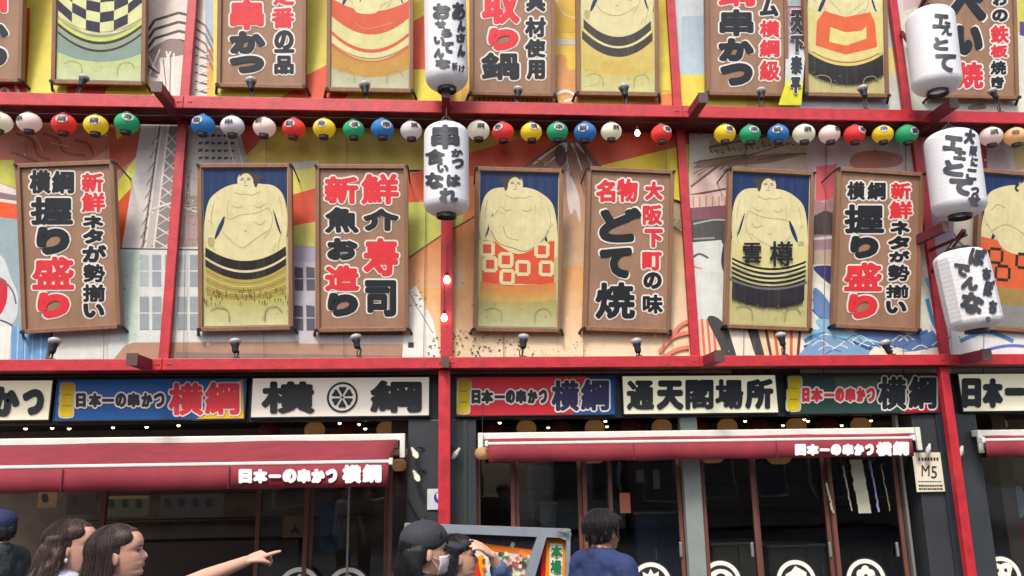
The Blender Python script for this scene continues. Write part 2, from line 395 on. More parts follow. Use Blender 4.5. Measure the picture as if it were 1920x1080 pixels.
for a in ([(1236,660),(1262,632),(1298,622)],[(1240,672),(1270,655),(1300,650)],[(1255,640),(1275,610),(1300,600)]): m.curve(a,7,(232,140,118))
# castle and large printed face (plain stand-ins), waves
m.g(1292,225,1790,420,(190,186,174),(206,194,184))
m.p([(1296,312),(1330,298),(1420,270),(1500,262),(1560,300),(1480,330),(1300,350)],(206,178,158)); m.p([(1310,300),(1480,286),(1500,292),(1440,306),(1300,316)],(150,118,98)); m.p([(1330,262),(1400,252),(1460,262),(1470,272),(1330,286)],(176,154,128))
m.curve([(1330,276),(1400,262),(1470,250),(1500,262)],4,(110,84,70)); m.curve([(1300,306),(1340,298),(1400,290)],3,(110,84,74)); m.curve([(1420,300),(1500,288),(1560,296)],3,(120,90,76))
for k in range(7): m.curve([(1300+k*9,326+k%3*3),(1330+k*12,312-k*3),(1400+k*14,292-k*4)],1.8,(130,96,84))
for k in range(16): m.line([(1330+k*11,276-k*1.2+(k%3)*6),(1336+k*11,288-k*1.2)],2,(96,70,60))
m.p([(1296,352),(1345,316),(1372,330),(1372,362),(1296,368)],(226,196,184)); m.line([(1296,350),(1345,312)],4,(118,84,78)); m.line([(1296,366),(1372,352)],4,(110,70,70))
for x in range(1300,1366,11): m.line([(x,372),(x,386)],2.4,(232,190,180))
m.p([(1292,366),(1372,360),(1372,396),(1292,398)],(230,200,186)); 
for x in range(1300,1368,12): m.line([(x,368),(x,388)],3,(196,150,138))
m.p([(1292,390),(1372,384),(1372,420),(1292,422)],(134,86,100)); m.p([(1292,418),(1300,412),(1372,408),(1372,456),(1292,456)],(78,78,78)); m.curve([(1300,420),(1340,412),(1370,414)],3,(180,180,172)); m.curve([(1300,448),(1340,446)],3,(170,160,150))
m.p([(1292,455),(1352,450),(1365,480),(1372,540),(1372,610),(1292,600)],(216,220,214)); m.sp([(1362,440),(1378,440),(1378,540),(1362,520),(1352,490)],(60,60,72)); m.curve([(1300,482),(1312,476),(1328,484)],4,(86,84,84)); m.curve([(1300,500),(1316,504)],3,(206,140,130)); m.curve([(1300,505),(1304,560),(1308,590)],2,(170,170,160))
m.p([(1292,596),(1372,604),(1372,700),(1292,700)],(244,206,176))
for i in range(4): m.line([(1306+i*10,598),(1312+i*11,690)],4.5,(222,120,102))
m.sp([(1326,598),(1346,596),(1372,630),(1388,690),(1360,690),(1350,650)],(66,66,66)); m.p([(1366,618),(1400,618),(1432,690),(1388,690)],(238,230,208)); m.sp([(1400,610),(1418,610),(1446,690),(1426,690)],(70,66,62)); m.p([(1420,615),(1515,615),(1500,690),(1440,690)],(242,214,176))
for i in range(5): m.line([(1436+i*16,618),(1450+i*11,690)],5.5,(216,106,74) if i%2 else (110,60,50))
m.p([(1512,262),(1742,262),(1752,420),(1515,420)],(196,176,172)); m.sp([(1600,290),(1640,282),(1690,292),(1680,312),(1600,314)],(172,110,96)); m.p([(1530,312),(1568,308),(1568,372),(1530,378)],(222,108,112)); m.sp([(1526,375),(1545,380),(1572,366),(1572,420),(1526,425)],(176,140,146)); m.p([(1526,405),(1548,394),(1572,404),(1572,442),(1526,444)],(78,70,74)); m.p([(1526,440),(1572,440),(1572,500),(1526,500)],(170,140,150)); m.line([(1526,448),(1572,444)],5,(226,222,222)); m.p([(1526,470),(1572,466),(1572,498),(1526,498)],(196,178,160))
m.p([(1505,496),(1760,496),(1795,700),(1500,700)],(228,228,212)); m.sp([(1526,500),(1572,502),(1572,540),(1540,520)],(60,64,120)); m.sp([(1524,530),(1572,560),(1572,600),(1524,590)],(240,240,236)); m.curve([(1524,560),(1545,575),(1570,600)],8,(96,160,206)); m.curve([(1524,580),(1545,600),(1572,612)],6,(60,110,170))
for a,w,c in (([(1508,640),(1560,618),(1620,640),(1660,650)],9,(84,150,196)),([(1508,652),(1570,634),(1640,656),(1700,640)],8,(56,84,140)),([(1520,624),(1580,612),(1640,618)],7,(140,190,216)),([(1640,622),(1700,632),(1740,622)],9,(70,104,160)),([(1700,655),(1740,640),(1775,648)],8,(96,160,200)),([(1620,664),(1700,660),(1770,662)],6,(120,150,200)),([(1560,660),(1600,652)],6,(226,190,110))): m.curve(a,w,c)
m.g(1722,262,1800,420,(196,150,150),(150,140,146)); m.sp([(1728,330),(1752,320),(1762,372),(1730,380)],(206,120,120)); m.g(1724,415,1800,520,(146,120,140),(206,196,190))
for pts,c in (([(1512,650),(1545,628),(1590,640),(1625,655),(1660,668),(1700,690),(1500,690)],(130,166,200)),([(1530,600),(1562,600),(1590,622),(1640,626),(1620,640),(1570,632),(1540,618)],(140,188,212)),([(1600,622),(1660,616),(1720,630),(1760,616),(1778,640),(1740,662),(1680,650)],(96,122,170)),([(1640,650),(1700,660),(1770,652),(1790,690),(1640,690)],(236,232,206)),([(1526,540),(1550,560),(1566,596),(1530,590)],(110,140,186))): m.sp(pts,c)
for k in range(22): x = 1510+k*12.5; m.curve([(x,664-abs(k%7-3)*8),(x+16,656-abs(k%7-3)*9),(x+30,660-abs(k%7-3)*7)],1.8,(228,232,232) if k%3 else (84,104,150))
m.curve([(1738,520),(1755,560),(1768,570)],10,(120,186,214)); m.curve([(1738,560),(1752,610),(1770,640)],7,(80,140,190)); m.curve([(1740,600),(1760,630),(1778,636)],5,(232,240,240))
m.g(1788,225,2500,700,(206,190,182),(226,224,214)); m.p([(1846,270),(1880,268),(1896,318),(1852,320)],(196,176,176)); m.p([(1800,262),(1846,262),(1852,320),(1800,320)],(196,70,84)); m.p([(1896,266),(1990,262),(1990,318),(1905,318)],(206,180,120))
m.p([(1780,600),(2500,600),(2500,700),(1790,700)],(232,232,226)); m.curve([(1800,640),(1850,622),(1900,640)],8,(96,140,186)); m.curve([(1850,656),(1900,648),(1980,658)],6,(110,120,190))
m.curve([(985,312),(1005,300),(1022,308),(1040,292),(1052,306),(1062,286)],2,(90,60,50)); m.curve([(1088,264),(1100,290),(1112,300),(1130,330)],3,(90,60,50))
for k in range(12): m.curve([(1066+k*3,270+k*2),(1062+k*5,300),(1070+k*7,330+k*3)],1.6,(120,80,64))
for k in range(20): m.line([(900+k*4,400-k*4.5),(906+k*4.4,412-k*4)],1.5,(150,100,70))
for x in range(-400,2400,150):      # joints between the mural sheets
    m.line([(x,225),(x-6,700)],1.3,(120,104,92))
random.seed(21)
for k in range(260):                # scuffs, rivets and small stains on the sheets
    x = random.uniform(-100,2000); y = random.uniform(240,660); r = random.uniform(.6,1.6); m.p([(x-r,y-r),(x+r,y-r*.6),(x+r*.7,y+r),(x-r,y+r)], random.choice([(110,96,86),(150,130,110),(236,230,220)]))
mur1 = m.mb.build('mural_panel', PRINT, bld, label='painted mural with steel tower, mountain and waves behind the lower row of boards')
m = Mural()      # ---- upper storey, only its lower part is in view
m.g(-500,-330,355,235,(230,204,80),(238,220,96)); m.p([(34,-300),(62,-300),(56,60),(50,165),(34,165)],(222,92,62)); m.g(58,-100,98,195,(214,196,80),(240,226,110)); m.p([(-80,150),(50,150),(50,195),(-80,195)],(216,72,74)); m.curve([(-10,178),(10,165),(20,182)],5,(240,226,206)); m.curve([(28,160),(38,178),(48,184)],6,(238,228,196)); m.p([(20,-20),(80,-20),(62,17),(40,12)],(236,216,92)); m.p([(128,155),(208,155),(190,195),(120,195)],(214,84,56)); m.p([(200,165),(282,158),(282,195),(192,195)],(238,224,70))
m.p([(262,-300),(408,-300),(408,195),(330,195),(278,150),(262,120)],(230,216,204)); m.p([(384,0),(410,0),(410,100),(386,80)],(170,186,206)); m.g(388,92,410,195,(232,110,66),(232,206,90))
for k in range(4):
    y = 26+k*17; m.line([(268-4,y+52-k*2),(290,y+12),(335,y-2),(352,y+2)],5,(60,54,56)); m.line([(352,y+2),(385,y+22),(402,y+58)],4,(120,108,114))
m.sp([(286,92),(320,72),(352,84),(352,100),(300,108)],(140,120,114)); m.p([(278,95),(300,108),(300,150),(276,140)],(160,146,138))
for a in ([(276,100),(312,170)],[(300,92),(280,140)],[(296,150),(320,96)],[(300,112),(318,188)],[(326,100),(322,190)],[(312,96),(330,190)]): m.line(a,3,(238,230,222))
m.line([(276,122),(298,138)],4,(66,60,60)); m.line([(306,110),(314,190)],2,(120,110,106)); m.line([(320,100),(318,190)],2,(140,120,116))
for y in range(104,190,16): m.line([(366,y),(388,y+6)],3,(96,92,96)); m.line([(360,y+6),(392,y-4)],2,(226,228,230))
m.g(400,-330,850,235,(224,196,84),(236,218,96)); m.p([(470,195),(600,128),(615,120),(615,195)],(226,96,64)); m.g(570,-100,615,120,(216,196,90),(222,210,90)); m.p([(640,195),(700,165),(700,195)],(236,214,90)); m.p([(400,160),(560,165),(500,195),(400,195)],(216,206,84)); m.p([(690,172),(800,172),(800,195),(655,195)],(238,222,84)); m.p([(771,42),(810,20),(810,130),(771,140)],(228,96,60)); m.p([(771,-200),(810,-200),(810,12),(771,36)],(226,200,80)); m.g(771,130,850,195,(230,214,84),(240,228,90))
m.p([(604,160),(660,166),(640,195),(600,195)],(226,92,60))
m.g(846,-330,1270,235,(236,196,84),(238,206,96)); m.p([(865,165),(1095,172),(1095,200),(865,195)],(226,176,104))
for x in range(880,1040,9): m.line([(x,176),(x+1,190)],2.5,(140,90,56))
m.g(1036,-60,1090,60,(240,206,100),(232,190,80)); m.p([(1040,74),(1088,74),(1088,84),(1040,84)],(206,204,196)); m.sp([(1040,110),(1060,104),(1066,130),(1088,132),(1088,170),(1040,172)],(220,160,104)); m.curve([(1044,0),(1058,26),(1088,36)],3,(246,224,170)); m.curve([(1044,176),(1062,170),(1080,182),(1058,190)],5,(234,232,226)); m.p([(1180,196),(1240,178),(1275,172),(1275,205),(1180,205)],(238,150,96)); m.g(1234,-200,1275,170,(240,220,90),(244,226,100)); m.sp([(1202,178),(1222,176),(1222,188),(1204,190)],(240,206,90))
m.g(1265,-330,1700,240,(200,216,222),(206,212,216)); m.g(1278,30,1335,140,(176,192,206),(186,206,220)); m.p([(1270,140),(1340,140),(1440,176),(1490,178),(1486,206),(1270,206)],(232,214,96)); m.p([(1400,182),(1500,180),(1500,206),(1400,206)],(206,186,84)); m.p([(1476,-200),(1524,-200),(1524,30),(1476,30)],(196,206,206)); m.p([(1665,90),(1705,90),(1705,140),(1665,140)],(236,226,150)); m.g(1665,138,1710,206,(214,218,212),(222,226,222))
m.g(1690,-330,2500,240,(222,214,196),(220,224,206)); m.p([(1690,-60),(1740,-60),(1730,10),(1694,20)],(216,190,196)); m.p([(1908,0),(1960,0),(1960,60),(1908,60)],(206,204,90)); m.p([(1912,40),(1930,42),(1930,70),(1912,66)],(90,70,140)); m.sp([(1818,198),(1842,194),(1848,204),(1818,206)],(150,130,110))
m.mb.build('mural_panel', PRINT, bld, label='painted mural in yellow, orange and pale blue behind the upper row of boards')
# ------------------------------------------------------------------ walls, slabs, beams, posts
boxobj('wall', (XL,0.0,ZB2a-.02),(XR,.25,ZB1b+dZ), mat('backing_wall',(180,160,130),.8), bld)
for k,(za,zb) in enumerate(((ZB2a,ZB2b),(ZB1a,ZB1b))):
    for x in (345,838,1278,1712):
        for dx in (-.07,-.045,.045,.07):
            X = W(x,200,-.44).x+dx; mb_ = MB(); mb_.lathe([(.009,.0),(.009,.006),(.001,.008)], n=8, X=Matrix.Translation((X,-.4405,(za+zb)/2))@Matrix.Rotation(math.pi/2,4,'X')); mb_.build('bolt', mat('bolt_paint',(150,44,54),.5), bld)
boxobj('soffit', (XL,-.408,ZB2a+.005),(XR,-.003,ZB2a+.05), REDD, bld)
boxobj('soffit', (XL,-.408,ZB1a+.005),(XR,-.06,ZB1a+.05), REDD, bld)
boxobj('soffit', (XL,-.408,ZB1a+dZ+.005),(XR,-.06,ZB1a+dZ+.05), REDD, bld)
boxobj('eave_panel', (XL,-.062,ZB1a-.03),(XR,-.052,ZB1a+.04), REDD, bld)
for k,(za,zb) in enumerate(((ZB2a,ZB2b),(ZB1a,ZB1b),(ZB1a+dZ,ZB1b+dZ))):
    xs = [XL, W(345,200,-.4).x, W(838,200,-.4).x, W(1278,200,-.4).x, W(1712,200,-.4).x, XR]
    for i in range(5): boxobj('beam', (xs[i]+.002,-.44,za),(xs[i+1]-.002,-.41,zb), RED, bld, bevel=.006)
def post(x, y0, y1, Y, w, d=.06, m=RED, name='post'):
    p0 = W(x[0],y0,Y); p1 = W(x[1],y1,Y); xx = (p0.x+p1.x)/2
    return boxobj(name, (xx-w/2,Y,min(p0.z,p1.z)),(xx+w/2,Y+d,max(p0.z,p1.z)), m, bld, bevel=.005)
Zs = [ZB2b-.03, ZB1a+.01, ZB1b-.03, ZB1a+dZ]
for x,wd in ((328,.105),(838,.135),(1287,.1),(1738,.11)):
    X = W(x,400,-.12).x
    boxobj('post', (X-wd/2,-.12,Zs[0]),(X+wd/2,-.055,Zs[1]), RED, bld, bevel=.006)
for x,wd in ((353,.105),(838,.12),(1264,.1),(1688,.1)):
    X = W(x,90,-.12).x
    boxobj('post', (X-wd/2,-.12,Zs[2]),(X+wd/2,-.055,Zs[3]), RED, bld, bevel=.006)
XP = W(833,830,-.38).x; boxobj('post', (XP-.062,-.38,.0),(XP+.062,-.27,ZB2a+.0), RED, bld, bevel=.006)
XQ = (W(1784,780,-.38).x+W(1823,1080,-.38).x)/2; boxobj('post', (XQ-.05,-.38,.0),(XQ+.05,-.3,ZB2a), RED, bld, bevel=.006)
def bracket(xpx, ypx, Yf=-.82, w=.1, zc=None, dark=False):
    p = W(xpx,ypx,Yf); zz = p.z if zc is None else zc
    boxobj('bracket', (p.x-w/2,Yf,zz-.055),(p.x+w/2,-.02,zz+.055), REDD if dark else mat('bracket_paint',(132,36,54),.5,var=.2), bld, bevel=.005)
    mbe = MB(); mbe.box((p.x-w/2-.004,Yf-.012,zz-.06),(p.x+w/2+.004,Yf+.002,zz+.06)); mbe.build('bracket_end_cap', mat('end_cap',(88,62,58),.5), bld)
    return p
zk1 = W(294,168,-.82).z; zk2 = W(245,686,-.82).z-.0
for x,y in ((294,168),(1318,186),(1788,193)): bracket(x,y,zc=(ZB1a+ZB1b)/2-.02)
BR1 = bracket(836,178,zc=(ZB1a+ZB1b)/2-.02,w=.09)
for x,y in ((247,684),(1349,674),(1850,668)): bracket(x,y,zc=(ZB2a+ZB2b)/2-.0)
bracket(835,676,w=.07,Yf=-.5,zc=(ZB2a+ZB2b)/2)
def arm(x0,y0,Y0,x1,y1,Y1,r=.028):
    mb_ = MB(); a = W(x0,y0,Y0); b = W(x1,y1,Y1); mb_.tube([a,b],r,n=4); return mb_.build('bracket_arm', REDD, bld)
arm(1700,70,-.1,1740,-15,-.85); arm(1690,60,-.12,1712,90,-.5); arm(1748,510,-.1,1808,432,-.85); arm(1742,470,-.1,1812,440,-.85,.02)
bracket(1772,425,Yf=-.8,w=.06,dark=True)
# ------------------------------------------------------------------ ground floor front
ZF = W(900,786,-.05).z             # under side of the sign fascia
boxobj('fascia', (XL,-.05,ZF),(XR,.2,ZB2a-.022), FASCIA, bld)
xa,xb = W(765,900,0).x, W(893,900,0).x
boxobj('pillar', (xa,-.08,0),(xb,.3,ZF-.002), PILLAR, bld, bevel=.008)
boxobj('pillar_trim', (xb-.14,-.1,0),(xb-.10,-.078,ZF-.01), mat('dark_green_trim',(52,66,60),.4), bld)
xc,xd = W(1722,960,0).x, W(1832,960,0).x
xc = W(1716,900,0).x; xd = W(1838,900,0).x
boxobj('pillar', (xc,-.08,0),(xd,.3,ZF-.002), PILLAR, bld, bevel=.008)
boxobj('pillar_trim', (xc+.27,-.1,0),(xc+.36,-.078,ZF-.01), FASCIA, bld)
# shop interior
boxobj('interior_back_wall', (XL,3.6,-.0),(XR,3.75,3.0), INT_WALL, bld)
boxobj('interior_ceiling', (XL,.25,ZF+.12),(XR,3.6,ZF+.22), mat('dark_ceiling',(52,44,42),.7), bld)
boxobj('interior_floor', (XL,-.1,-.05),(XR,3.6,.012), INT_FLOOR, bld)
boxobj('service_counter', (W(930,900,2.2).x,2.2,.012),(W(1640,900,2.2).x,2.8,1.05), mat('counter_timber',(64,42,34),.5,var=.3,stretch=(.2,1,1)), bld, bevel=.01)
boxobj('service_counter', (W(120,900,2.2).x,2.4,.012),(W(560,900,2.2).x,2.9,1.05), mat('counter_timber',(64,42,34),.5), bld, bevel=.01)
SHF = mat('shelf_timber',(96,62,44),.5,var=.3)
for kk,(xa_,xb_) in enumerate(((150,700),(930,1700),(1860,2100))):
    a_,b_ = W(xa_,900,3.3).x, W(xb_,900,3.3).x
    for z_ in (1.25,1.6,1.95): boxobj('shelf', (a_,3.3,z_),(b_,3.58,z_+.03), SHF, bld)
boxobj('partition', (W(745,900,1.5).x,.3,.012),(W(770,900,1.5).x+.1,3.6,ZF), INT_WALL, bld)
boxobj('partition', (W(1760,900,1.5).x,.3,.012),(W(1770,900,1.5).x+.1,3.6,ZF), INT_WALL, bld)
# doors: leaf > pane, handle, crest
def crest(leaf, cx, cy, kind, Y, rpx=38):
    mbw, mbk = MB(), MB(); c = W(cx,cy,Y); R = .222
    def disc(mb, r, lift, n=40, ox=0, oz=0, sx=1): mb.face([(c.x+ox+sx*r*math.cos(2*math.pi*i/n), Y-lift, c.z+oz+r*math.sin(2*math.pi*i/n)) for i in range(n)])
    def ring(mb, r0, r1, lift, n=40):
        for i in range(n):
            a,b = 2*math.pi*i/n, 2*math.pi*(i+1)/n
            mb.face([(c.x+r0*math.cos(a),Y-lift,c.z+r0*math.sin(a)),(c.x+r1*math.cos(a),Y-lift,c.z+r1*math.sin(a)),(c.x+r1*math.cos(b),Y-lift,c.z+r1*math.sin(b)),(c.x+r0*math.cos(b),Y-lift,c.z+r0*math.sin(b))])
    disc(mbk, R+.02, .004); ring(mbw, R-.045, R, .006)
    def poly(mb, pts, lift): mb.face([(c.x+x*R, Y-lift, c.z+z*R) for x,z in pts])
    if kind == 0:      # spread leaves
        for a in (-70,-35,0,35,70,110,180,-110):
            t = math.radians(a); u = (math.sin(t),math.cos(t)); v = (u[1],-u[0])
            poly(mbw,[(0,0),(u[0]*.45+v[0]*.14,u[1]*.45+v[1]*.14),(u[0]*.7,u[1]*.7),(u[0]*.45-v[0]*.14,u[1]*.45-v[1]*.14)],.006+.0001*(a+200)/40)
    elif kind == 1:
        disc(mbw,.62*R,.006,sx=1.1); disc(mbk,.3*R,.008,oz=.12*R); disc(mbw,.16*R,.0095,oz=.1*R)
    elif kind == 2:
        poly(mbw,[(-.7,-.1),(-.5,.35),(-.2,.5),(0,.72),(.3,.55),(.55,.4),(.5,.1),(.7,-.2),(.3,-.6),(-.3,-.6)],.006); poly(mbk,[(.1,.1),(.5,.2),(.4,-.1)],.008); poly(mbk,[(-.4,-.1),(-.1,0),(-.2,-.3)],.008)
    elif kind == 3:
        for x,z,r in ((0,.5,.2),(-.25,.3,.22),(.25,.3,.22),(0,.15,.25),(-.4,0,.22),(.4,0,.22),(-.2,-.35,.22),(.2,-.35,.22),(0,-.1,.25)): disc(mbw,r*R,.006+abs(x)*.001+(z+1)*.0005,ox=x*R,oz=z*R,n=16)
        disc(mbk,.1*R,.009,oz=.2*R,n=12); disc(mbk,.09*R,.009,oz=-.1*R,n=12)
    else:
        poly(mbw,[(-.6,.5),(-.5,.68),(-.2,.7),(0,.62),(.2,.7),(.5,.68),(.6,.5),(.45,.1),(.4,-.6),(-.4,-.6),(-.45,.1)],.006)
        for x,z in ((-.22,.35),(.22,.35),(-.2,0),(.2,0)): disc(mbk,.09*R,.008,ox=x*R,oz=z*R,n=12)
    mbk.build('crest_ground', BLACK_INK, leaf); o = mbw.build('crest', WHITE_INK, leaf)
def door_leaf(x0, x1, Y, crest_at=None, kind=0, handle=None, m=WOODD, label=None, sw=.045, ztop=None):
    za, zb = .03, (ZF-.30 if ztop is None else ztop)
    mb = MB(); mb.box((x0,Y,za),(x0+sw,Y+.05,zb)); mb.box((x1-sw,Y,za),(x1,Y+.05,zb)); mb.box((x0+sw,Y+.002,za),(x1-sw,Y+.048,za+.16)); mb.box((x0+sw,Y+.002,zb-.07),(x1-sw,Y+.048,zb))
    leaf = mb.build('door_leaf', m, bld, bevel=.004)
    if label: leaf['label'] = label
    g = MB(); g.box((x0+sw+.001,Y+.02,za+.161),(x1-sw-.001,Y+.028,zb-.071)); g.build('glass_pane', GLASS, leaf)
    if handle:
        for hx in handle:
            p = W(hx,1030,Y-.01); mb = MB(); mb.box((p.x-.014,Y-.03,p.z-.075),(p.x+.014,Y-.001,p.z+.075)); mb.build('handle', SILVER, leaf, bevel=.006)
    if crest_at: crest(leaf, crest_at[0], crest_at[1], kind, Y+.017)
    return leaf
YD = .06
def xx(px,py=960,Y=YD): return W(px,py,Y).x
door_leaf(xx(893),xx(966),YD); door_leaf(xx(967),xx(1094),YD+.06); door_leaf(xx(1094),xx(1150),YD)
door_leaf(xx(1141),xx(1283),YD+.06,(1221,1095),0,handle=(1276,))
door_leaf(xx(1318),xx(1420),YD,(1352,1092),1,handle=(1410,)); door_leaf(xx(1420),xx(1560),YD+.06,(1493,1090),2,handle=(1556,)); door_leaf(xx(1560),xx(1692),YD,(1624,1088),3,handle=(1682,))
boxobj('door_post', (xx(1283),-.0,0),(xx(1283)+.19,.1,ZF-.0), STEEL, bld, bevel=.006)
boxobj('door_post', (xx(1696),.02,0),(xx(1696)+.03,.1,ZF-.0), SILVER, bld, bevel=.004)
boxobj('door_head', (xx(893),.05,ZF-.29),(xx(1692),.16,ZF-.2), WOODD, bld)
door_leaf(xx(1845),xx(1960),YD,(1879,1083),4); door_leaf(xx(1960),xx(2080),YD+.06,(2020,1080),1)
boxobj('door_head', (xx(1845),.05,ZF-.29),(XR,.16,ZF-.2), WOODD, bld)
door_leaf(xx(480),xx(578),YD,(560,1106),2); door_leaf(xx(578),xx(728),YD+.06,(652,1106),3)
boxobj('door_mullion', (xx(652),.04,.0),(xx(652)+.02,.09,ZF-.29), SILVER, bld)
door_leaf(xx(728),xx(770),YD,None)
for x in (190,484): boxobj('door_mullion', (xx(x)-.03,.1,.0),(xx(x)+.02,.16,ZF-.29), WOODD, bld)
boxobj('door_head', (XL,.05,ZF-.29),(xx(745),.16,ZF-.2), WOODD, bld)
# ================================================================== GROUND
def ground(name, a, b, m, **p): o = boxobj(name, a, b, m, None); o['kind'] = 'structure'; return o
ground('street', (-80,-60,-.30),(80,-1.75,-.12), mat('asphalt',(62,62,64),.85,var=.2,scale=3,bump=.4,bscale=120))
ground('pavement', (-80,-1.60,-.30),(80,-.1,.0), mat('paving_concrete',(150,146,138),.8,var=.2,scale=3,bump=.2,bscale=60))
ground('kerb', (-80,-1.748,-.30),(80,-1.602,.012), mat('kerb_stone',(160,158,150),.8,var=.2))
ground('terrain', (-160,3.9,-.30),(160,120,-.02), mat('ground_beyond',(120,116,108),.9))
# ================================================================== TILTED BOARDS
def panel_frame(name, label, cat, xTL,xTR,xBL,xBR,yT,yB, picture=False, dT=.47, dB=.13, H=None, group=None):
    BL,BR = W(xBL,yB,-dB), W(xBR,yB,-dB); cb = (BL+BR)/2
    if H is None:
        TL,TR = W(xTL,yT,-dT), W(xTR,yT,-dT); ct = (TL+TR)/2; w = ((BR-BL).length+(TR-TL).length)/2
    else:
        ct = Vector((cb.x, cb.y-(dT-dB), cb.z+math.sqrt(H*H-(dT-dB)**2))); w = (BR-BL).length*.995
    z = (ct-cb); h = z.length; z.normalize(); x = Vector((1,0,0)); x = (x - z*x.dot(z)).normalized(); y = z.cross(x)
    rot = Matrix((x,y,z)).transposed()
    t, inv = thing(name, label, cat, cb, rot, group)
    fm = BROWND; f = .045; D = .09
    mb = MB()
    mb.box((-w/2,0,0),(-w/2+f,D,h)); mb.box((w/2-f,0,0),(w/2,D,h)); mb.box((-w/2+f,0.002,0),(w/2-f,D,f)); mb.box((-w/2+f,0.002,h-f),(w/2-f,D,h))
    mb.build('frame', fm, t, bevel=.004)
    boxobj('back_board', (-w/2+f,.03,f),(w/2-f,D-.004,h-f), BROWN if not picture else mat('print_ground',(214,206,150),.5), t)
    tm = t.matrix_world
    for sx in (-1,1):
        for zz,r in ((h-.02,.018),(.02,.022)):
            mb = MB(); mb.tube([(sx*(w/2-.01),-.02,zz),(sx*(w/2-.01),.02,zz)],r,n=8)
            a = tm @ Vector((sx*(w/2+.004),.03,zz))
            if zz > 1: b = Vector((a.x+sx*.0,-.004,a.z-.03))
            else: b = Vector((a.x+sx*.03,-.004,a.z-.05))
            mb.tube([inv@a, inv@b], .009 if zz>1 else .016, n=6)
            mb.build('support_rod', BLACK, t)
    n = y      # panel normal (local y axis in world), face looks along -y
    org = cb + y*.03
    def surf(px,py,l):
        d = ray(px,py); o = org - y*l
        return CAM + d*((o-CAM).dot(y)/d.dot(y))
    return t, inv, surf, w, h, f
K_, R_ = BLACK_INK, RED_INK
def text_board(label, q, items, H=None, grow=2.1, outline=3.0):
    t,inv,surf,w,h,f = panel_frame('text_board', label, 'sign board', *q, H=H, group='brown boards with brush lettering')
    lettering(t, inv, surf, items, grow=grow, outline=outline)
    return t
text_board('brown board with black and red lettering, leftmost whole board between the two red beams', (28,212,40,227,303,621),
 [('横',55,319,95,363,K_),('綱',97,320,139,363,K_),('握',57,369,137,422,K_,2.6),('り',68,425,131,478,K_,5),('盛',60,481,139,543,R_,2.6),('り',70,548,131,597,R_,5),
  ('新',153,324,194,360,R_,1.6),('鮮',153,361,197,398,R_,1.6),('ネ',155,404,194,428,K_,2),('タ',155,429,194,457,K_,2.4),('が',154,459,200,492,K_,2.4),('勢',156,495,197,529,K_,1.5),('揃',155,533,197,566,K_,1.6),('い',156,569,196,596,K_,2.8)])
text_board('brown board with two even red and black columns, left of the central lantern', (590,765,592,766,308,622),
 [('新',608,330,672,382,R_,2.8),('魚',609,388,673,437,K_,2.6),('お',613,446,671,488,K_,3.8),('造',609,497,674,546,R_,2.8),('り',614,549,672,594,K_,5),
  ('鮮',677,326,748,383,R_,2.5),('介',681,391,748,433,K_,3.6),('寿',681,446,748,518,R_,3.2),('司',684,525,743,594,K_,3.6)])
text_board('brown board with large curved black letters, right of the wrestler picture with square patterns', (1102,1265,1093,1258,315,622),
 [('名',1117,337,1154,379,R_,2.2),('物',1156,335,1196,379,R_,2),('ど',1123,389,1203,455,K_,5),('て',1124,464,1185,522,K_,5),('焼',1116,529,1191,598,K_,2.8),
  ('大',1209,340,1243,375,R_,2.4),('阪',1205,384,1242,422,R_,1.8),('下',1208,429,1243,464,R_,2.6),('町',1204,472,1241,507,R_,2.2),('の',1206,510,1241,542,K_,2.4),('味',1205,552,1243,588,K_,1.7)])
text_board('brown board with red and black lettering, just left of the right hand white lanterns', (1572,1733,1560,1726,318,618),
 [('横',1588,340,1622,375,K_,1.5),('綱',1626,341,1661,375,K_,1.5),('握',1583,383,1658,438,K_,2.6),('り',1594,442,1648,485,K_,4.6),('盛',1582,492,1654,546,R_,2.6),('り',1590,551,1646,598,R_,4.6),
  ('新',1670,342,1708,374,R_,1.5),('鮮',1667,377,1711,411,R_,1.5),('ネ',1669,414,1706,440,K_,2),('タ',1665,442,1706,468,K_,2.2),('が',1667,470,1706,492,K_,2),('勢',1665,496,1706,527,K_,1.4),('揃',1661,534,1704,559,K_,1.4),('い',1661,564,1700,588,K_,2.6)])
HT = 1.85
text_board('brown board cut off at the top left corner of the picture', (0,0,-135,40,0,152),
 [('串',-44,-38,13,32,R_,4),('か',-44,40,16,82,K_,5),('つ',-40,88,14,128,K_,6)], H=HT)
text_board('brown upper row board with red and black lettering right of the printed tower top', (0,0,405,573,0,164),
 [('串',431,-2,495,56,R_,3.6),('か',430,58,498,101,K_,4.5),('つ',430,104,496,138,K_,5),('定',512,-30,552,10,R_,2),('番',509,14,552,53,R_,1.8),('の',514,56,551,94,K_,2.6),('一',514,92,552,99,K_,1.8),('品',514,104,551,139,K_,2.2)], H=HT)
text_board('brown upper row board just right of the topmost central lantern', (0,0,880,1042,0,179),
 [('取',903,-30,975,45,R_,3.6),('り',915,52,973,95,R_,5),('鍋',902,98,974,150,K_,2.4),('具',986,-20,1023,22,K_,2.2),('材',984,32,1024,70,K_,2),('使',984,73,1023,108,K_,1.9),('用',987,112,1022,149,K_,2.4)], H=HT)
text_board('brown upper row board with a narrow red column, left of the hanging pink banner', (0,0,1325,1480,0,179),
 [('鍋',1346,-44,1416,12,R_,2.4),('串',1349,17,1413,68,K_,3),('か',1347,71,1414,115,K_,4.4),('つ',1350,118,1412,161,K_,5),('ム',1424,-4,1460,31,K_,2.4),('横',1424,38,1462,70,R_,1.5),('綱',1424,74,1462,107,R_,1.5),('級',1424,113,1462,151,R_,1.6)], H=HT)
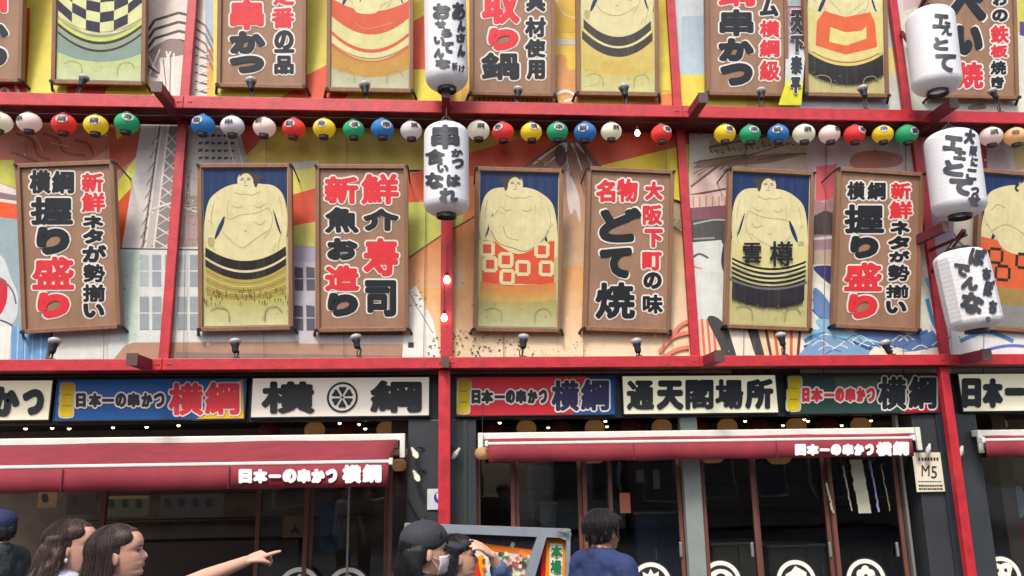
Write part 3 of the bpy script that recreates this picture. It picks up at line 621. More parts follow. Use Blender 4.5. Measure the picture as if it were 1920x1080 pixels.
text_board('brown upper row board at far right, partly behind the big white lantern', (0,0,1745,1912,0,184),
 [('ぺ',1780,-24,1850,40,K_,5.5),('い',1792,47,1843,104,K_,5.5),('焼',1794,116,1844,166,R_,2.2),('わ',1861,-10,1888,11,K_,2),('の',1860,17,1890,41,K_,2),('鉄',1857,47,1892,81,R_,1.5),('板',1857,84,1890,108,R_,1.6),('焼',1857,114,1887,140,K_,1.3),('き',1858,143,1883,166,K_,1.8)], H=HT)
# ------------------------------------------------------------------ wrestler pictures (generic figures)
SKIN=(236,226,164); SKL=(214,196,140); INKC=(60,54,50)
class Art:
    def __init__(s, w, h, f): s.mb = MB(); s.w=w-2*f-.02; s.h=h-2*f-.02; s.f=f+.01; s.k=0
    def P(s,x,y,l): return (-s.w/2+x*s.w, .03-l, s.f+(1-y)*s.h)
    def L(s): s.k += 1; return .002+s.k*.0001
    def p(s, pts, c, cols=None, sm=0):
        if sm: pts = smooth_loop(pts, sm)
        l = s.L(); pts = [(min(max(a,0),1),min(max(b,0),1)) for a,b in pts]
        s.mb.face([s.P(x,y,l) for x,y in pts], None, col=None if cols else lin(c), cols=[lin(q) for q in cols] if cols else None)
    def band(s, x0,x1,y0,y1,sag0,sag1,c,c2=None,n=14):
        l = s.L()
        for i in range(n):
            a = x0+(x1-x0)*i/n; b = x0+(x1-x0)*(i+1)/n; u = 2*i/n-1; v = 2*(i+1)/n-1
            q = [(a,y0+sag0*(1-u*u)),(b,y0+sag0*(1-v*v)),(b,y1+sag1*(1-v*v)),(a,y1+sag1*(1-u*u))]
            s.mb.face([s.P(min(max(x,0),1),min(max(y,0),1),l) for x,y in q], None, cols=[lin(c),lin(c),lin(c2 or c),lin(c2 or c)])
    def line(s, pts, w, c, sm=4):
        pts = smooth_loop(pts, sm, False) if sm else pts; l = s.L()
        for a,b in zip(pts,pts[1:]):
            dx,dy = b[0]-a[0],(b[1]-a[1])*s.h/s.w; d = math.hypot(dx,dy) or 1; nx,ny = -dy/d*w/2, dx/d*w/2*s.w/s.h
            s.mb.face([s.P(min(max(x,0),1),min(max(y,0),1),l) for x,y in ((a[0]+nx,a[1]+ny),(b[0]+nx,b[1]+ny),(b[0]-nx,b[1]-ny),(a[0]-nx,a[1]-ny))], None, col=lin(c)); l += .000003
SKIN=(238,228,176)
def figure(A, flip=False, v=0):
    X = (lambda x: 1-x) if flip else (lambda x: x)
    dx = (-.03,.02,.04,-.01)[v%4]; LN=(192,174,128)
    A.p([(0,0),(1,0),(1,.5),(0,.5)], (40,60,104)); A.p([(0,.36),(0,.5),(1,.5),(1,.36)], None, cols=[(40,60,104),(60,70,110),(60,70,110),(40,60,104)]); A.p([(0,.44),(1,.44),(1,1),(0,1)], (206,200,142))
    body = [(.17,.145),(.30,.108),(.43,.095),(.60,.095),(.70,.098),(.84,.11),(.94,.16),(.99,.25),(1.0,.36),(.98,.46),(.95,.56),(.5,.74),(.05,.56),(.0,.50),(.0,.42),(.02,.30),(.07,.20)]
    A.p([(X(x),y) for x,y in body], SKIN, sm=4)
    # head turned to one side, small topknot falling back
    A.p([(X(x+dx),y) for x,y in ((.43,.115),(.415,.075),(.43,.045),(.47,.028),(.53,.024),(.58,.04),(.605,.075),(.60,.115),(.56,.14),(.47,.14))], (236,228,184), sm=4)
    A.p([(X(x+dx),y) for x,y in ((.44,.05),(.47,.02),(.53,.008),(.60,.02),(.655,.055),(.665,.085),(.64,.12),(.615,.105),(.60,.065),(.555,.035),(.50,.03))], (74,64,56), sm=4)
    A.p([(X(x+dx),y) for x,y in ((.655,.045),(.70,.035),(.73,.05),(.70,.066),(.66,.062))], (74,64,56), sm=3)
    for pts,w in (([(.45,.075),(.47,.071),(.49,.074)],.012),([(.53,.073),(.55,.070),(.57,.074)],.012),([(.455,.065),(.475,.061),(.495,.065)],.008),([(.53,.064),(.55,.060),(.575,.065)],.008),([(.51,.075),(.503,.092),(.515,.095)],.006),([(.495,.106),(.515,.109),(.535,.106)],.008)):
        A.line([(X(x+dx),y) for x,y in pts], w, (120,100,78))
    A.p([(X(x),y) for x,y in ((.20,.34),(.25,.30),(.24,.35),(.18,.42),(.13,.45),(.15,.40))], (40,54,100), sm=3)
    A.p([(X(x),y) for x,y in ((.83,.27),(.86,.30),(.90,.37),(.93,.43),(.88,.38))], (44,54,96), sm=3)
    A.p([(X(x),y) for x,y in ((.05,.45),(.09,.435),(.13,.455),(.12,.49),(.07,.50))], (196,186,128), sm=3)
    j = .012*(v%4)
    for pts in ([(.25,.31),(.32,.285+j),(.45,.295),(.62,.285),(.78,.25)],[(.30,.20),(.285,.25),(.29,.31)],[(.36,.15),(.45,.165),(.5,.16),(.58,.17),(.68,.145)],[(.22,.40),(.3,.445),(.45,.47+j),(.6,.455),(.76,.40)],[(.78,.25),(.82,.31),(.80,.38),(.72,.45)],[(.05,.44),(.10,.47),(.12,.52)],[(.93,.40),(.9,.47),(.88,.54)],[(.34,.235),(.40,.25),(.46,.24)],[(.60,.235),(.66,.25),(.73,.225)],[(.13,.21),(.10,.28),(.09,.34)],[(.90,.18),(.93,.25),(.935,.31)],[(.60,.34),(.68,.36),(.74,.33)],[(.06,.33),(.12,.36)],[(.86,.48),(.82,.53)]):
        A.line([(X(x),y) for x,y in pts], .006, LN)
    A.p([(X(.5)-.015,.395),(X(.5)+.015,.395),(X(.5)+.01,.402),(X(.5)-.01,.402)], LN)
    for k in range(0):
        x = random.uniform(.15,.85); y = random.uniform(.16,.50); A.line([(x,y),(x+random.uniform(-.03,.04),y+random.uniform(.005,.02))], .004, (214,204,150), sm=0)
def feet(A, c=(214,214,170)):
    A.line([(.08,.9),(.16,.88),(.28,.9),(.3,.97)], .012, (170,160,120)); A.line([(.72,.97),(.74,.9),(.86,.88),(.93,.92)], .012, (170,160,120))
def picture(label, q, style, H=None, flip=False):
    t,inv,surf,w,h,f = panel_frame('wrestler_picture', label, 'picture board', *q, picture=True, H=H, group='wrestler picture boards')
    A = Art(w,h,f); random.seed(len(style)*7+len(label)); figure(A, flip, len(style)+len(label))
    if style == 'bands':
        A.band(.03,.97,.50,.92,.09,.08,(206,190,106),(150,136,70)); A.band(.02,.98,.5,.56,.09,.09,(40,36,36)); A.band(.02,.98,.56,.575,.09,.09,(232,222,176)); A.band(.02,.98,.575,.62,.09,.09,(44,38,38))
        for i in range(5): A.band(.02,.98,.64+i*.03,.645+i*.03,.09-.008*i,.09-.008*i,(232,216,140) if i%2 else (150,130,70))
        A.band(0,1,.80,1,.04,0,(196,188,110),(222,220,170))
        for i in range(90):
            x = random.random(); y = random.uniform(.76,.86); A.p([(x,y),(x+.012,y+.004),(x+.006,y+.03)], random.choice([(120,112,60),(96,90,50),(210,200,130)]))
    elif style == 'squares':
        A.band(.04,.96,.44,.72,.02,.0,(232,104,78)); A.band(.02,.98,.71,.83,.02,.02,(228,140,90),(206,180,106)); A.band(0,1,.82,1,.02,0,(186,172,104),(206,206,160))
        A.p([(X,Y) for X,Y in ((.2,.28),(.8,.28),(.88,.36),(.78,.46),(.5,.53),(.22,.46),(.12,.36))], SKIN, sm=4)
        A.line([(.14,.38),(.24,.46),(.42,.49),(.6,.51),(.8,.44),(.88,.37)], .01, (150,110,80)); A.line([(.3,.35),(.35,.42),(.5,.44)],.008,(170,140,96))
        for cx,cy in ((.10,.50),(.80,.50),(.14,.60),(.56,.62),(.34,.57),(.86,.62),(.36,.68)):
            for a in range(4):
                t_ = a*math.pi/2; u = (math.cos(t_)*.075, math.sin(t_)*.04)
                v = (-math.sin(t_)*.075, math.cos(t_)*.04)
                A.line([(cx+u[0]-v[0],cy+u[1]-v[1]),(cx+u[0]+v[0],cy+u[1]+v[1])], .045, (238,226,176), sm=0)
    elif style == 'fringe':
        A.band(.0,1,.46,.62,.03,.05,(234,224,160)); 
        for i in range(5): A.band(.02,.98,.565+i*.03,.58+i*.03,.06,.06,(34,34,36))
        A.band(.03,.97,.71,.83,.05,.05,(48,46,52)); A.band(0,1,.70,.715,.055,.055,(120,116,110))
        for i in range(60):
            x = .03+i/62*.95; d = .05*(1-(2*x-1)**2); A.p([(x,.82+d),(x+.018,.82+d),(x+.009,.85+d+random.random()*.02)], (44,42,46))
        lettering(t, inv, surf, [('雲',1392,455,1428,494,K_,1.0),('樽',1443,452,1487,499,K_,1.0)], grow=1.0, outline=0, lift=.022, name='apron_lettering')
    elif style == 'rings':
        A.band(.0,1,.42,.74,.02,.02,(238,120,84)); A.band(0,1,.73,.86,.02,.0,(180,150,92),(170,146,92)); A.band(0,1,.86,1,0,0,(150,152,146))
        A.p([(.1,.12),(.3,.07),(.5,.06),(.8,.08),(.96,.16),(.99,.28),(.9,.38),(.7,.48),(.5,.52),(.3,.49),(.2,.42),(.14,.38),(.05,.3),(.04,.2)], SKIN, sm=4); A.line([(.14,.38),(.3,.33),(.45,.35),(.6,.4)],.01,(180,160,110)); A.line([(.12,.24),(.2,.2),(.3,.22)],.01,(180,160,110)); A.line([(.46,.1),(.42,.08),(.46,.05)],.03,(50,44,44))
        for cx,cy in ((.2,.54),(.56,.56),(.3,.65),(.78,.66),(.9,.52)):
            for a in range(4):
                t_ = a*math.pi/2; u = (math.cos(t_)*.085, math.sin(t_)*.045); v = (-math.sin(t_)*.07, math.cos(t_)*.037)
                A.line([(cx+u[0]-v[0],cy+u[1]-v[1]),(cx+u[0]+v[0],cy+u[1]+v[1])], .035, (54,44,40), sm=0)
    elif style == 'checks':
        A.band(0,1,.42,.58,.06,.10,(236,238,176))
        for r in range(4):
            for c in range(6):
                if (r+c)%2:
                    x0,x1 = c/6,(c+1)/6; s0 = .14*(1-(2*x0-1)**2); s1 = .14*(1-(2*x1-1)**2); y0 = .30+r*.066
                    A.p([(x0,y0+s0-.02),(x1,y0+s1-.02),(x1,y0+s1+.046),(x0,y0+s0+.046)], (52,46,70))
        A.band(0,1,.60,.84,.10,.07,(150,166,140),(146,170,160)); A.band(0,1,.60,.625,.12,.12,(220,230,120)); A.band(0,1,.625,.645,.12,.12,(52,56,52)); A.band(0,1,.645,.68,.12,.12,(166,172,150)); A.band(0,1,.68,.695,.12,.12,(52,58,56))
        A.band(0,1,.82,1,.06,0,(206,222,150),(214,224,180))
    elif style == 'sash':
        A.band(0,1,.42,.60,.05,.1,(232,224,160)); A.band(0,1,.40,.52,.08,.12,(228,110,86)); A.band(0,1,.52,.62,.12,.12,(232,228,164)); A.band(0,1,.62,.645,.12,.12,(226,112,88)); A.band(0,1,.645,.70,.12,.10,(238,230,170)); A.band(0,1,.70,.73,.12,.1,(228,120,84)); A.band(0,1,.73,.88,.10,.06,(206,160,88),(212,170,96)); A.band(0,1,.87,1,.06,0,(196,196,160),(210,212,180))
        A.line([(.3,.56),(.42,.6),(.6,.585),(.8,.55)],.008,(190,186,130)); A.p([(.3,.3),(.6,.3),(.62,.47),(.4,.5),(.28,.46)],(238,232,176),sm=3); A.line([(.36,.42),(.44,.36),(.56,.38)],.02,(226,120,90))
    elif style == 'two':
        A.band(.0,1,.54,.88,.10,.08,(226,218,130),(230,190,110)); A.band(.04,.96,.50,.565,.12,.12,(78,70,68)); A.band(.04,.96,.565,.58,.12,.12,(240,236,170)); A.band(.02,.98,.58,.64,.12,.12,(76,68,66)); A.band(0,1,.72,.86,.10,.06,(222,204,124),(228,200,110)); A.band(0,1,.84,1,.05,0,(216,212,136),(222,220,160)); A.line([(.25,.88),(.24,.95),(.06,.97)],.01,(196,190,130)); A.p([(.3,.80),(.65,.79),(.7,.86),(.3,.86)],(226,196,112),sm=3)
    else:   # square sash over black fringe
        A.band(.0,1,.40,.70,.05,.08,(232,222,150)); A.p([(.22,.42),(.5,.46),(.84,.42),(.9,.5),(.92,.67),(.5,.73),(.1,.67),(.12,.5)],(238,122,86)); A.p([(.28,.33),(.5,.46),(.78,.33)],SKIN); A.p([(.3,.535),(.5,.57),(.72,.555),(.78,.52),(.78,.61),(.5,.665),(.28,.64)],(238,226,150))
        A.band(.06,.94,.66,.71,.07,.07,(240,226,156)); A.band(.06,.94,.71,.72,.07,.07,(170,130,70)); A.band(.06,.94,.72,.76,.07,.08,(238,220,140)); A.band(.0,1,.72,.86,.09,.08,(54,52,52),(48,46,50))
        for i in range(50):
            x = i/50; d = .08*(1-(2*x-1)**2); A.p([(x,.865+d-.01),(x+.02,.865+d-.01),(x+.01,.88+d+random.random()*.012)],(50,48,50))
    feet(A)
    for i in range(6):
        y = random.uniform(.86,.97); x = random.random(); A.line([(x,y),(x+.03,y-.01)], .006, (160,150,110), sm=0)
    A.mb.build('print', PRINT, t)
    return t
picture('wrestler picture with two black belt bands over an olive apron, right of the left post', (369,547,372,549,306,620), 'bands')
picture('picture of a wrestler with orange apron patterned in pale squares, right of the centre post', (892,1057,887,1053,314,622), 'squares', flip=True)
picture('wrestler picture with thin black stripes, two written characters and a black fringe', (1368,1528,1358,1522,317,618), 'fringe', flip=True)
picture('picture of a stout wrestler with black rings on orange, cut off by the right edge', (1838,2000,1826,1988,322,622), 'rings')
picture('upper row picture with black and white checks over grey green cloth', (0,0,94,272,0,158), 'checks', H=HT)
picture('upper row picture with salmon and cream sash bands, left of the top central lantern', (0,0,611,775,0,172), 'sash', H=HT)
picture('upper row picture with two thick dark curved bands on pale yellow', (0,0,1081,1237,0,179), 'two', H=HT)
picture('upper row picture with an orange square sash and black fringe, right of the hanging banner', (0,0,1510,1668,0,181), 'square sash', H=HT)
# banner between two upper boards
t,inv = thing('hanging_banner', 'narrow pink and yellow banner with black brush writing hanging between two upper boards', 'banner', W(1495,200,-.2))
mb = MB(); n = 10
for i in range(n):
    y0,y1 = 14+i*18.3, 14+(i+1)*18.3
    def cc(y): return (214,160,190) if y<50 else ((196,180,200) if y<100 else ((196,206,206) if y<150 else (226,226,70)))
    xa0 = 1470+.0*y0; 
    def ex(y): return (1476-(y-14)*.03+ (0 if y<160 else -(y-160)*.3), 1516-(y-14)*.075)
    a,b = ex(y0),ex(y1); Y = -.2+.02*math.sin(i*.7)
    Y1 = -.2+.02*math.sin((i+1)*.7)
    mb.face([inv@W(a[0],y0,Y),inv@W(a[1],y0,Y),inv@W(b[1],y1,Y1),inv@W(b[0],y1,Y1)],None,cols=[lin(cc(y0)),lin(cc(y0)),lin(cc(y1)),lin(cc(y1))])
o = mb.build('cloth', PRINT, t); md = o.modifiers.new('thick','SOLIDIFY'); md.thickness = .004
lettering(t,inv,lambda x,y,l: W(x,y,-.222-l),[('天',1482,18,1509,60,K_,2.6),('下',1482,66,1508,98,K_,2.6),('泰',1482,104,1505,140,K_,1.8),('平',1482,144,1502,175,K_,2.2)],outline=1.2)
mb = MB(); mb.tube([inv@W(1474,13,-.2),inv@W(1518,13,-.2)],.008,n=6); mb.build('hanging_rod', BLACK, t)
# ================================================================== SPOTLIGHTS
def spot(px,py,label,lean=0.,s=1.,Y=-.40):
    base = W(px,py,Y); zb = ZB2b if py>400 else ZB1b
    t,inv = thing('spotlight', label, 'spotlight', (base.x,Y,zb), None, 'black spotlights along the beams')
    hz = base.z-zb
    mb = MB(); mb.box((-.03,-.03,0),(.03,.03,.012)); mb.tube([(0,0,.01),(.012,.0,hz*.5),(lean*.2,.0,hz-.02)],.011,n=6); mb.tube([(-.02,.0,.01),(-.028,.0,hz*.4),(0,.0,hz*.55)],.006,n=5); mb.build('bracket', BLACK, t)
    ax = Vector((lean,.22,1)).normalized(); X = Matrix.Translation((lean*.2,0,hz)) @ ax.to_track_quat('Z','Y').to_matrix().to_4x4()
    mb = MB(); mb.lathe([(.0,-.08*s),(.024*s,-.078*s),(.033*s,-.06*s),(.034*s,-.01*s),(.042*s,.0*s),(.043*s,.02*s)], BLACK, n=16, X=X); mb.build('lamp_housing', RUBBER, t, smooth=True)
    mb = MB(); mb.lathe([(.043*s,.02*s),(.055*s,.03*s),(.060*s,.045*s),(.055*s,.062*s),(.035*s,.073*s),(.0,.077*s)], n=16, X=X); mb.build('lens', mat('frosted_lens',(176,176,176),.4), t, smooth=True)
for a in ((99,648,'black spotlight below the leftmost whole text board'),(446,648,'small black spotlight below the blue ground wrestler picture'),(675,640,'black spotlight below the board with two even columns'),(978,640,'black spotlight below the orange apron wrestler picture'),(1197,648,'black spotlight below the board with large curved letters'),(1468,636,'black spotlight below the black fringed wrestler picture'),(1670,650,'black spotlight under the right hand text board, by the wave print'),
          (151,152,'black spotlight below the checked apron picture'),(475,158,'black spotlight below the upper text board next to the tower top'),(689,166,'black spotlight below the salmon sash picture'),(968,174,'black spotlight below the upper text board right of the central lantern'),(1172,170,'black spotlight below the picture with two dark bands'),(1425,176,'black spotlight below the upper text board left of the banner'),(1620,172,'black spotlight below the orange square sash picture'),(1870,176,'black spotlight below the far right upper text board')):
    spot(a[0],a[1],a[2],lean=random.uniform(-.25,.25),s=random.uniform(.95,1.1))
# ================================================================== BIG WHITE LANTERNS
def cyl_surf(base, ax, r):
    def f(px,py,l):
        d = ray(px,py); o = CAM-base; a_ = d-ax*d.dot(ax); b_ = o-ax*o.dot(ax); R = r+l
        A = a_.dot(a_); B = 2*a_.dot(b_); C = b_.dot(b_)-R*R; D = max(B*B-4*A*C, 0)
        return CAM + d*((-B-math.sqrt(D))/(2*A))
    return f
def big_lantern(label, top, bot, r, items, Y=-.82, lean_y=0., facets=0, grow=2.0, rot=0.):
    a = W(top[0],top[1],Y); b = W(bot[0],bot[1],Y)
    ax = (a-b); H = ax.length; ax.normalize()
    x = Vector((1,0,0)); x = (x-ax*x.dot(ax)).normalized(); y = ax.cross(x); R3 = Matrix((x,y,ax)).transposed()
    t,inv = thing('white_lantern', label, 'lantern', b, R3, 'large white paper lanterns with black brush writing')
    prof = []; N = 72
    for i in range(N+1):
        s = i/N; z = s*H; e = min(s,1-s)/.12; k = 1 if e>=1 else math.sqrt(max(0,1-(1-e)**2))
        rr = r*.42+(r*.58)*k; rr += (.0004 if i%4<2 else -.0004)
        prof.append((rr,z))
    mb = MB(); mb.lathe(prof, n=facets or 48); mb.build('paper_shade', PAPER, t, smooth=not facets)
    if facets:
        mb = MB()
        for j in range(facets):
            a0 = 2*math.pi*j/facets; mb.tube([(.999*q*math.cos(a0),.999*q*math.sin(a0),z) for q,z in prof[::6]], .0022, n=4, cap=False)
        mb.build('seam', mat('seam_thread',(206,200,190),.7), t)
    mb = MB(); mb.lathe([(r*.40,-.035),(r*.44,-.035),(r*.44,.02),(r*.40,.02),(r*.40,-.035)], n=32); mb.build('bottom_ring', RUBBER, t, smooth=False)
    mb = MB(); mb.lathe([(r*.0,H+.03),(r*.44,H+.03),(r*.44,H-.02),(r*.40,H-.02)], n=32); mb.build('top_ring', RUBBER, t)
    mb = MB(); mb.tube([(-r*.4,0,H+.02),(-.02,0,H+.10),(.02,0,H+.10),(r*.4,0,H+.02)], .007, n=6); mb.tube([(0,0,H+.09),(0,0,H+.2)],.006,n=6); mb.build('hanger_wire', BLACK, t)
    s = cyl_surf(b, ax, r+.0015)
    lettering(t, inv, s, items, grow=grow, outline=0, fine=9, lift=.002, rot=rot)
    return t
DK = mat('brush_ink',(52,54,60),.5,var=.15)
wL = lambda px: px*8.0/FPX
big_lantern('white central lantern with one large character at its top, hanging above the red post', (837,236), (837,402), .237,
  [('串',808,233,862,279,DK,3.2),('食',797,279,834,309,DK,1.8),('か',846,279,868,294,DK,1.4),('つ',847,297,870,316,DK,1.8),('い',819,308,841,323,DK,1.8),('な',797,323,832,354,DK,2.4),('は',837,327,864,350,DK,2.2),('れ',823,352,859,380,DK,2.4)])
big_lantern('white paper lantern cut off by the top edge at centre, three lines of brush writing', (834,-14), (838,166), .232,
  [('お',811,6,845,36,DK,2.4),('せ',815,38,836,52,DK,1.7),('ら',827,53,848,70,DK,1.7),('い',813,68,834,83,DK,1.8),('て',827,78,851,100,DK,2.0),('ん',813,90,833,108,DK,1.9),('な',816,109,845,128,DK,2.0),('あ',847,4,873,38,DK,2.0),('ん',857,38,873,60,DK,1.8),('さ',855,62,873,80,DK,1.7),('ん',857,83,873,107,DK,1.8),('新',847,117,858,131,DK,.6),('け',860,122,872,136,DK,.7)])
big_lantern('topmost of the white lanterns at right, in front of the upper text board', (1742,22), (1758,172), .262,
  [('エ',1749,26,1779,54,DK,2.2),('え',1766,40,1786,66,DK,1.3),('と',1750,70,1779,94,DK,2.2),('て',1752,100,1792,134,DK,2.4)], rot=.1)
big_lantern('large white lantern at right hanging just under the upper beam, with long brush writing', (1781,250), (1800,404), .275,
  [('エ',1768,254,1806,284,DK,3.0),('エ',1788,282,1812,300,DK,2.4),('と',1768,301,1808,330,DK,3.2),('て',1778,334,1824,366,DK,3.6),('大',1808,242,1829,270,DK,2.2),('阪',1818,273,1833,292,DK,1.2),('に',1820,295,1834,312,DK,1.3),('こ',1811,316,1832,338,DK,1.8),('っ',1820,350,1836,366,DK,1.5),('せ',1815,364,1838,388,DK,2.0)], rot=.13)
big_lantern('lowest of the white lanterns at right, leaning, with faceted sides and a seam', (1797,470), (1831,618), .27,
  [('ぼ',1817,464,1849,498,DK,2.4),('で',1787,494,1819,518,DK,2.4),('ん',1803,518,1835,544,DK,2.8),('な',1801,548,1845,588,DK,3.2),('ち',1841,502,1859,524,DK,1.8),('ぼ',1845,524,1864,556,DK,1.7),('ち',1853,563,1870,588,DK,2.0),('や',1847,593,1858,606,DK,.8)], rot=.20, facets=12)
# ================================================================== STRING OF ROUND LANTERNS
LC = {'cream':(240,232,206),'pink white':(238,214,206),'white':(240,236,226),'red':(232,62,58),'yellow':(242,206,50),'green':(48,166,112),'blue':(54,124,190),'grey white':(214,206,206),'orange':(240,190,130)}
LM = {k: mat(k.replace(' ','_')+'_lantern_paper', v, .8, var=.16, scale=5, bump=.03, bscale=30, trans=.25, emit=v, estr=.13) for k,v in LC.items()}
LCAP = mat('lantern_cap',(70,50,60),.5)
def round_profile(r):
    prof = []
    for i in range(25):
        a = -math.pi/2+math.pi*i/24; z = r*.86*math.sin(a); q = r*math.cos(a)*1.0
        if q < r*.40: continue
        prof.append((q*(1.0+(.014 if i%2 else -.010)), z))
    return prof
marks = ['横','串','鯛','綱','寿']
def round_lantern(px,py,c,label,k):
    p = W(px,py,-.36); r = .124*random.uniform(.95,1.04)
    t,inv = thing('round_lantern', label, 'lantern', p, None, 'string of round coloured lanterns under the upper beam')
    tilt = Matrix.Rotation(random.uniform(-.07,.07),4,'Y') @ Matrix.Rotation(random.uniform(-.05,.05),4,'X')
    mb = MB(); pf = round_profile(r); mb.lathe(pf, n=28, X=tilt); mb.build('paper_shade', LM[c], t, smooth=True)
    mb = MB(); z0 = pf[0][1]; mb.lathe([(r*.36,z0-.03),(r*.42,z0-.03),(r*.44,z0+.008)], n=20, X=tilt); mb.lathe([(r*.38,z0-.026),(.001,z0-.024)], n=20, X=tilt); mb.build('bottom_ring', LCAP, t, smooth=False)
    mb = MB(); z1 = pf[-1][1]; mb.lathe([(r*.44,z1-.008),(r*.42,z1+.02),(.001,z1+.021)], n=20, X=tilt); mb.build('top_ring', LCAP, t)
    mb = MB(); mb.tube([(-.03,0,z1+.02),(0,0,z1+.06),(.03,0,z1+.02)],.003,n=4); mb.tube([(0,0,z1+.055),(0,0,ZB1a-p.z+.003)],.003,n=4); mb.build('hanging_wire', BLACK, t)
    # printed badge: a pale round patch with a small character, wrapped on the shade
    az = random.uniform(-.55,.45); el = random.uniform(-.05,.3)
    if c != 'x':
        mb = MB(); cd = LM['grey white'] if c not in ('cream','white','pink white','grey white','orange') else LM[c]
        def on(u,v,l):
            a = az+u; e = el+v; q = Vector((math.sin(a)*math.cos(e), -math.cos(a)*math.cos(e), .86*math.sin(e)))*(r*1.03+l); return tilt@q
        if cd is not LM[c]:
            for i in range(16):
                b0,b1 = 2*math.pi*i/16, 2*math.pi*(i+1)/16
                mb.face([on(0,0,.003),on(.47*math.cos(b0),.42*math.sin(b0),.003),on(.47*math.cos(b1),.42*math.sin(b1),.003)])
            mb.build('badge', cd, t)
        mb = MB(); S = lambda x,y,l: on(x*.012,-y*.012,.0045+l)
        put_glyph(mb, marks[k%5], (-27,-25,27,25), S, DK, 1.6, 0, fine=12); mb.build('badge_mark', DK if c!='yellow' or k%2 else NAVY_INK, t)
    return t
RL = [(0,230,'cream','cream round lantern at the left edge of the string'),(55,230,'pink white','pinkish white round lantern above the leftmost text board, left of the red one'),(120,233,'red','red round lantern above the leftmost text board'),(180,235,'yellow','yellow round lantern left of the green one near the left post'),(238,231,'green','green round lantern just left of the printed tower and left post'),
 (381,235,'blue','blue round lantern just right of the left post'),(436,237,'white','white round lantern over the head of the blue ground wrestler picture'),(496,239,'pink white','pinkish white round lantern second right of the blue one by the left post'),(551,241,'red','red round lantern between a pinkish one and a yellow one, left of the central lantern'),(608,241,'yellow','yellow round lantern above the left side of the two column board'),(663,243,'green','green round lantern above the middle of the two column board'),(717,242,'blue','blue round lantern above the right side of the two column board'),(771,245,'grey white','greyish white round lantern touching the left side of the big central lantern'),
 (897,245,'cream','cream round lantern touching the right side of the big central lantern'),(943,248,'red','red round lantern above the orange apron picture'),(996,248,'yellow','yellow round lantern above the orange apron picture, left of the green one'),(1045,247,'green','green round lantern above the printed mountain peak'),(1097,248,'blue','blue round lantern right of the printed mountain peak'),(1146,247,'cream','cream round lantern above the board with large curved letters'),(1240,251,'red','red round lantern alone right of the bare bulb'),
 (1359,251,'yellow','yellow round lantern above the left edge of the black fringed wrestler picture'),(1406,252,'green','green round lantern over the black fringed wrestler picture'),(1459,251,'blue','blue round lantern over the black fringed wrestler picture'),(1507,251,'cream','cream round lantern right of the blue one over the fringed wrestler picture'),(1555,252,'pink white','pinkish round lantern left of the red one near the right hand text board'),(1602,252,'red','red round lantern above the right hand text board'),(1655,252,'yellow','yellow round lantern above the right hand text board'),(1700,252,'green','green round lantern next to the right post'),(1858,256,'pink white','pinkish white round lantern right of the large white lantern'),(1903,256,'orange','pale orange round lantern at the right edge')]
for k,a in enumerate(RL): round_lantern(*a,k)
# cable that carries them
t,inv = thing('lantern_cable', 'thin black cable strung under the upper beam above the round lanterns', 'cable', W(0,214,-.36))
mb = MB(); pts = []
for i in range(0,97):
    px = -100+i*21.5; pts.append(inv@(W(px,206+px*.0145,-.36)+Vector((0,0,-.03-.012*abs(math.sin(i*.63))))))
mb.tube(pts,.004,n=4); mb.build('cable', BLACK, t)
def bulb(px,py,Y,label,r=.03,cord=.12,stick=None):
    p = W(px,py,Y); t,inv = thing('light_bulb', label, 'light bulb', p, None, 'bare bulbs')
    mb = MB(); mb.lathe([(.001,-r*1.3),(r*.6,-r*1.15),(r,-r*.4),(r*.95,r*.1),(r*.6,r*.8),(r*.42,r*1.1)], n=16); mb.build('glass', BULB, t, smooth=True)
    mb = MB(); mb.lathe([(r*.45,r*1.0),(r*.5,r*2.2),(.001,r*2.3)], n=12); mb.tube([(0,0,r*2.2),(0,0,r*2.2+cord)],.004,n=5); mb.build('socket', BLACK, t)
bulb(1195,249,-.36,'lit bare bulb hanging between the cream and the red round lantern')
bulb(838,524,-.16,'upper of two lit bulbs on the red post under the central lantern',.036,.3)
bulb(833,595,-.16,'lower of two lit bulbs on the red post under the central lantern',.034,.32)
# ================================================================== SHOP SIGN ROW
YS = -.13
def rect_sign(label, x0,y0,x1,y1, face, items=(), oc=None, outline=0, grow=2., extra=None, rim=BLACK):
    a = W(x0,(y0),YS); b = W(x1,y1,YS); zt = (W(x0,y0,YS).z+W(x1,y0-(x1-x0)*.010,YS).z)/2; zb = (W(x0,y1,YS).z+W(x1,y1-(x1-x0)*.010,YS).z)/2
    cx = (a.x+b.x)/2; t,inv = thing('sign_board', label, 'shop sign', (cx,YS+.07,zb), None, 'lit sign boards in a row under the lower beam')
    hw = (b.x-a.x)/2; h = zt-zb
    mb = MB(); e=.012
    mb.box((-hw,-.07,0),(-hw+e,0.01,h)); mb.box((hw-e,-.07,0),(hw,.01,h)); mb.box((-hw+e,-.069,0),(hw-e,.01,e)); mb.box((-hw+e,-.069,h-e),(hw-e,.01,h)); mb.build('frame', rim, t)
    boxobj('face_panel', (-hw+e,-.064,e),(hw-e,.008,h-e), face, t)
    S = lambda x,y,l: W(x,y,YS+.005-l)
    if extra: extra(t, inv, S)
    groups = {}
    for it in items: groups.setdefault(it[5], []).append(it)
    if items: lettering(t, inv, S, list(items), grow=grow, outline=outline, oc=oc, lift=.008)
    return t, inv, S
def flat(t,inv,S,pts,c,lift,name='colour_field',m=None):
    mb = MB(); mb.face([inv@S(x,y,lift) for x,y in pts], None, col=lin(c)) ; return mb.build(name, m or PRINT, t)
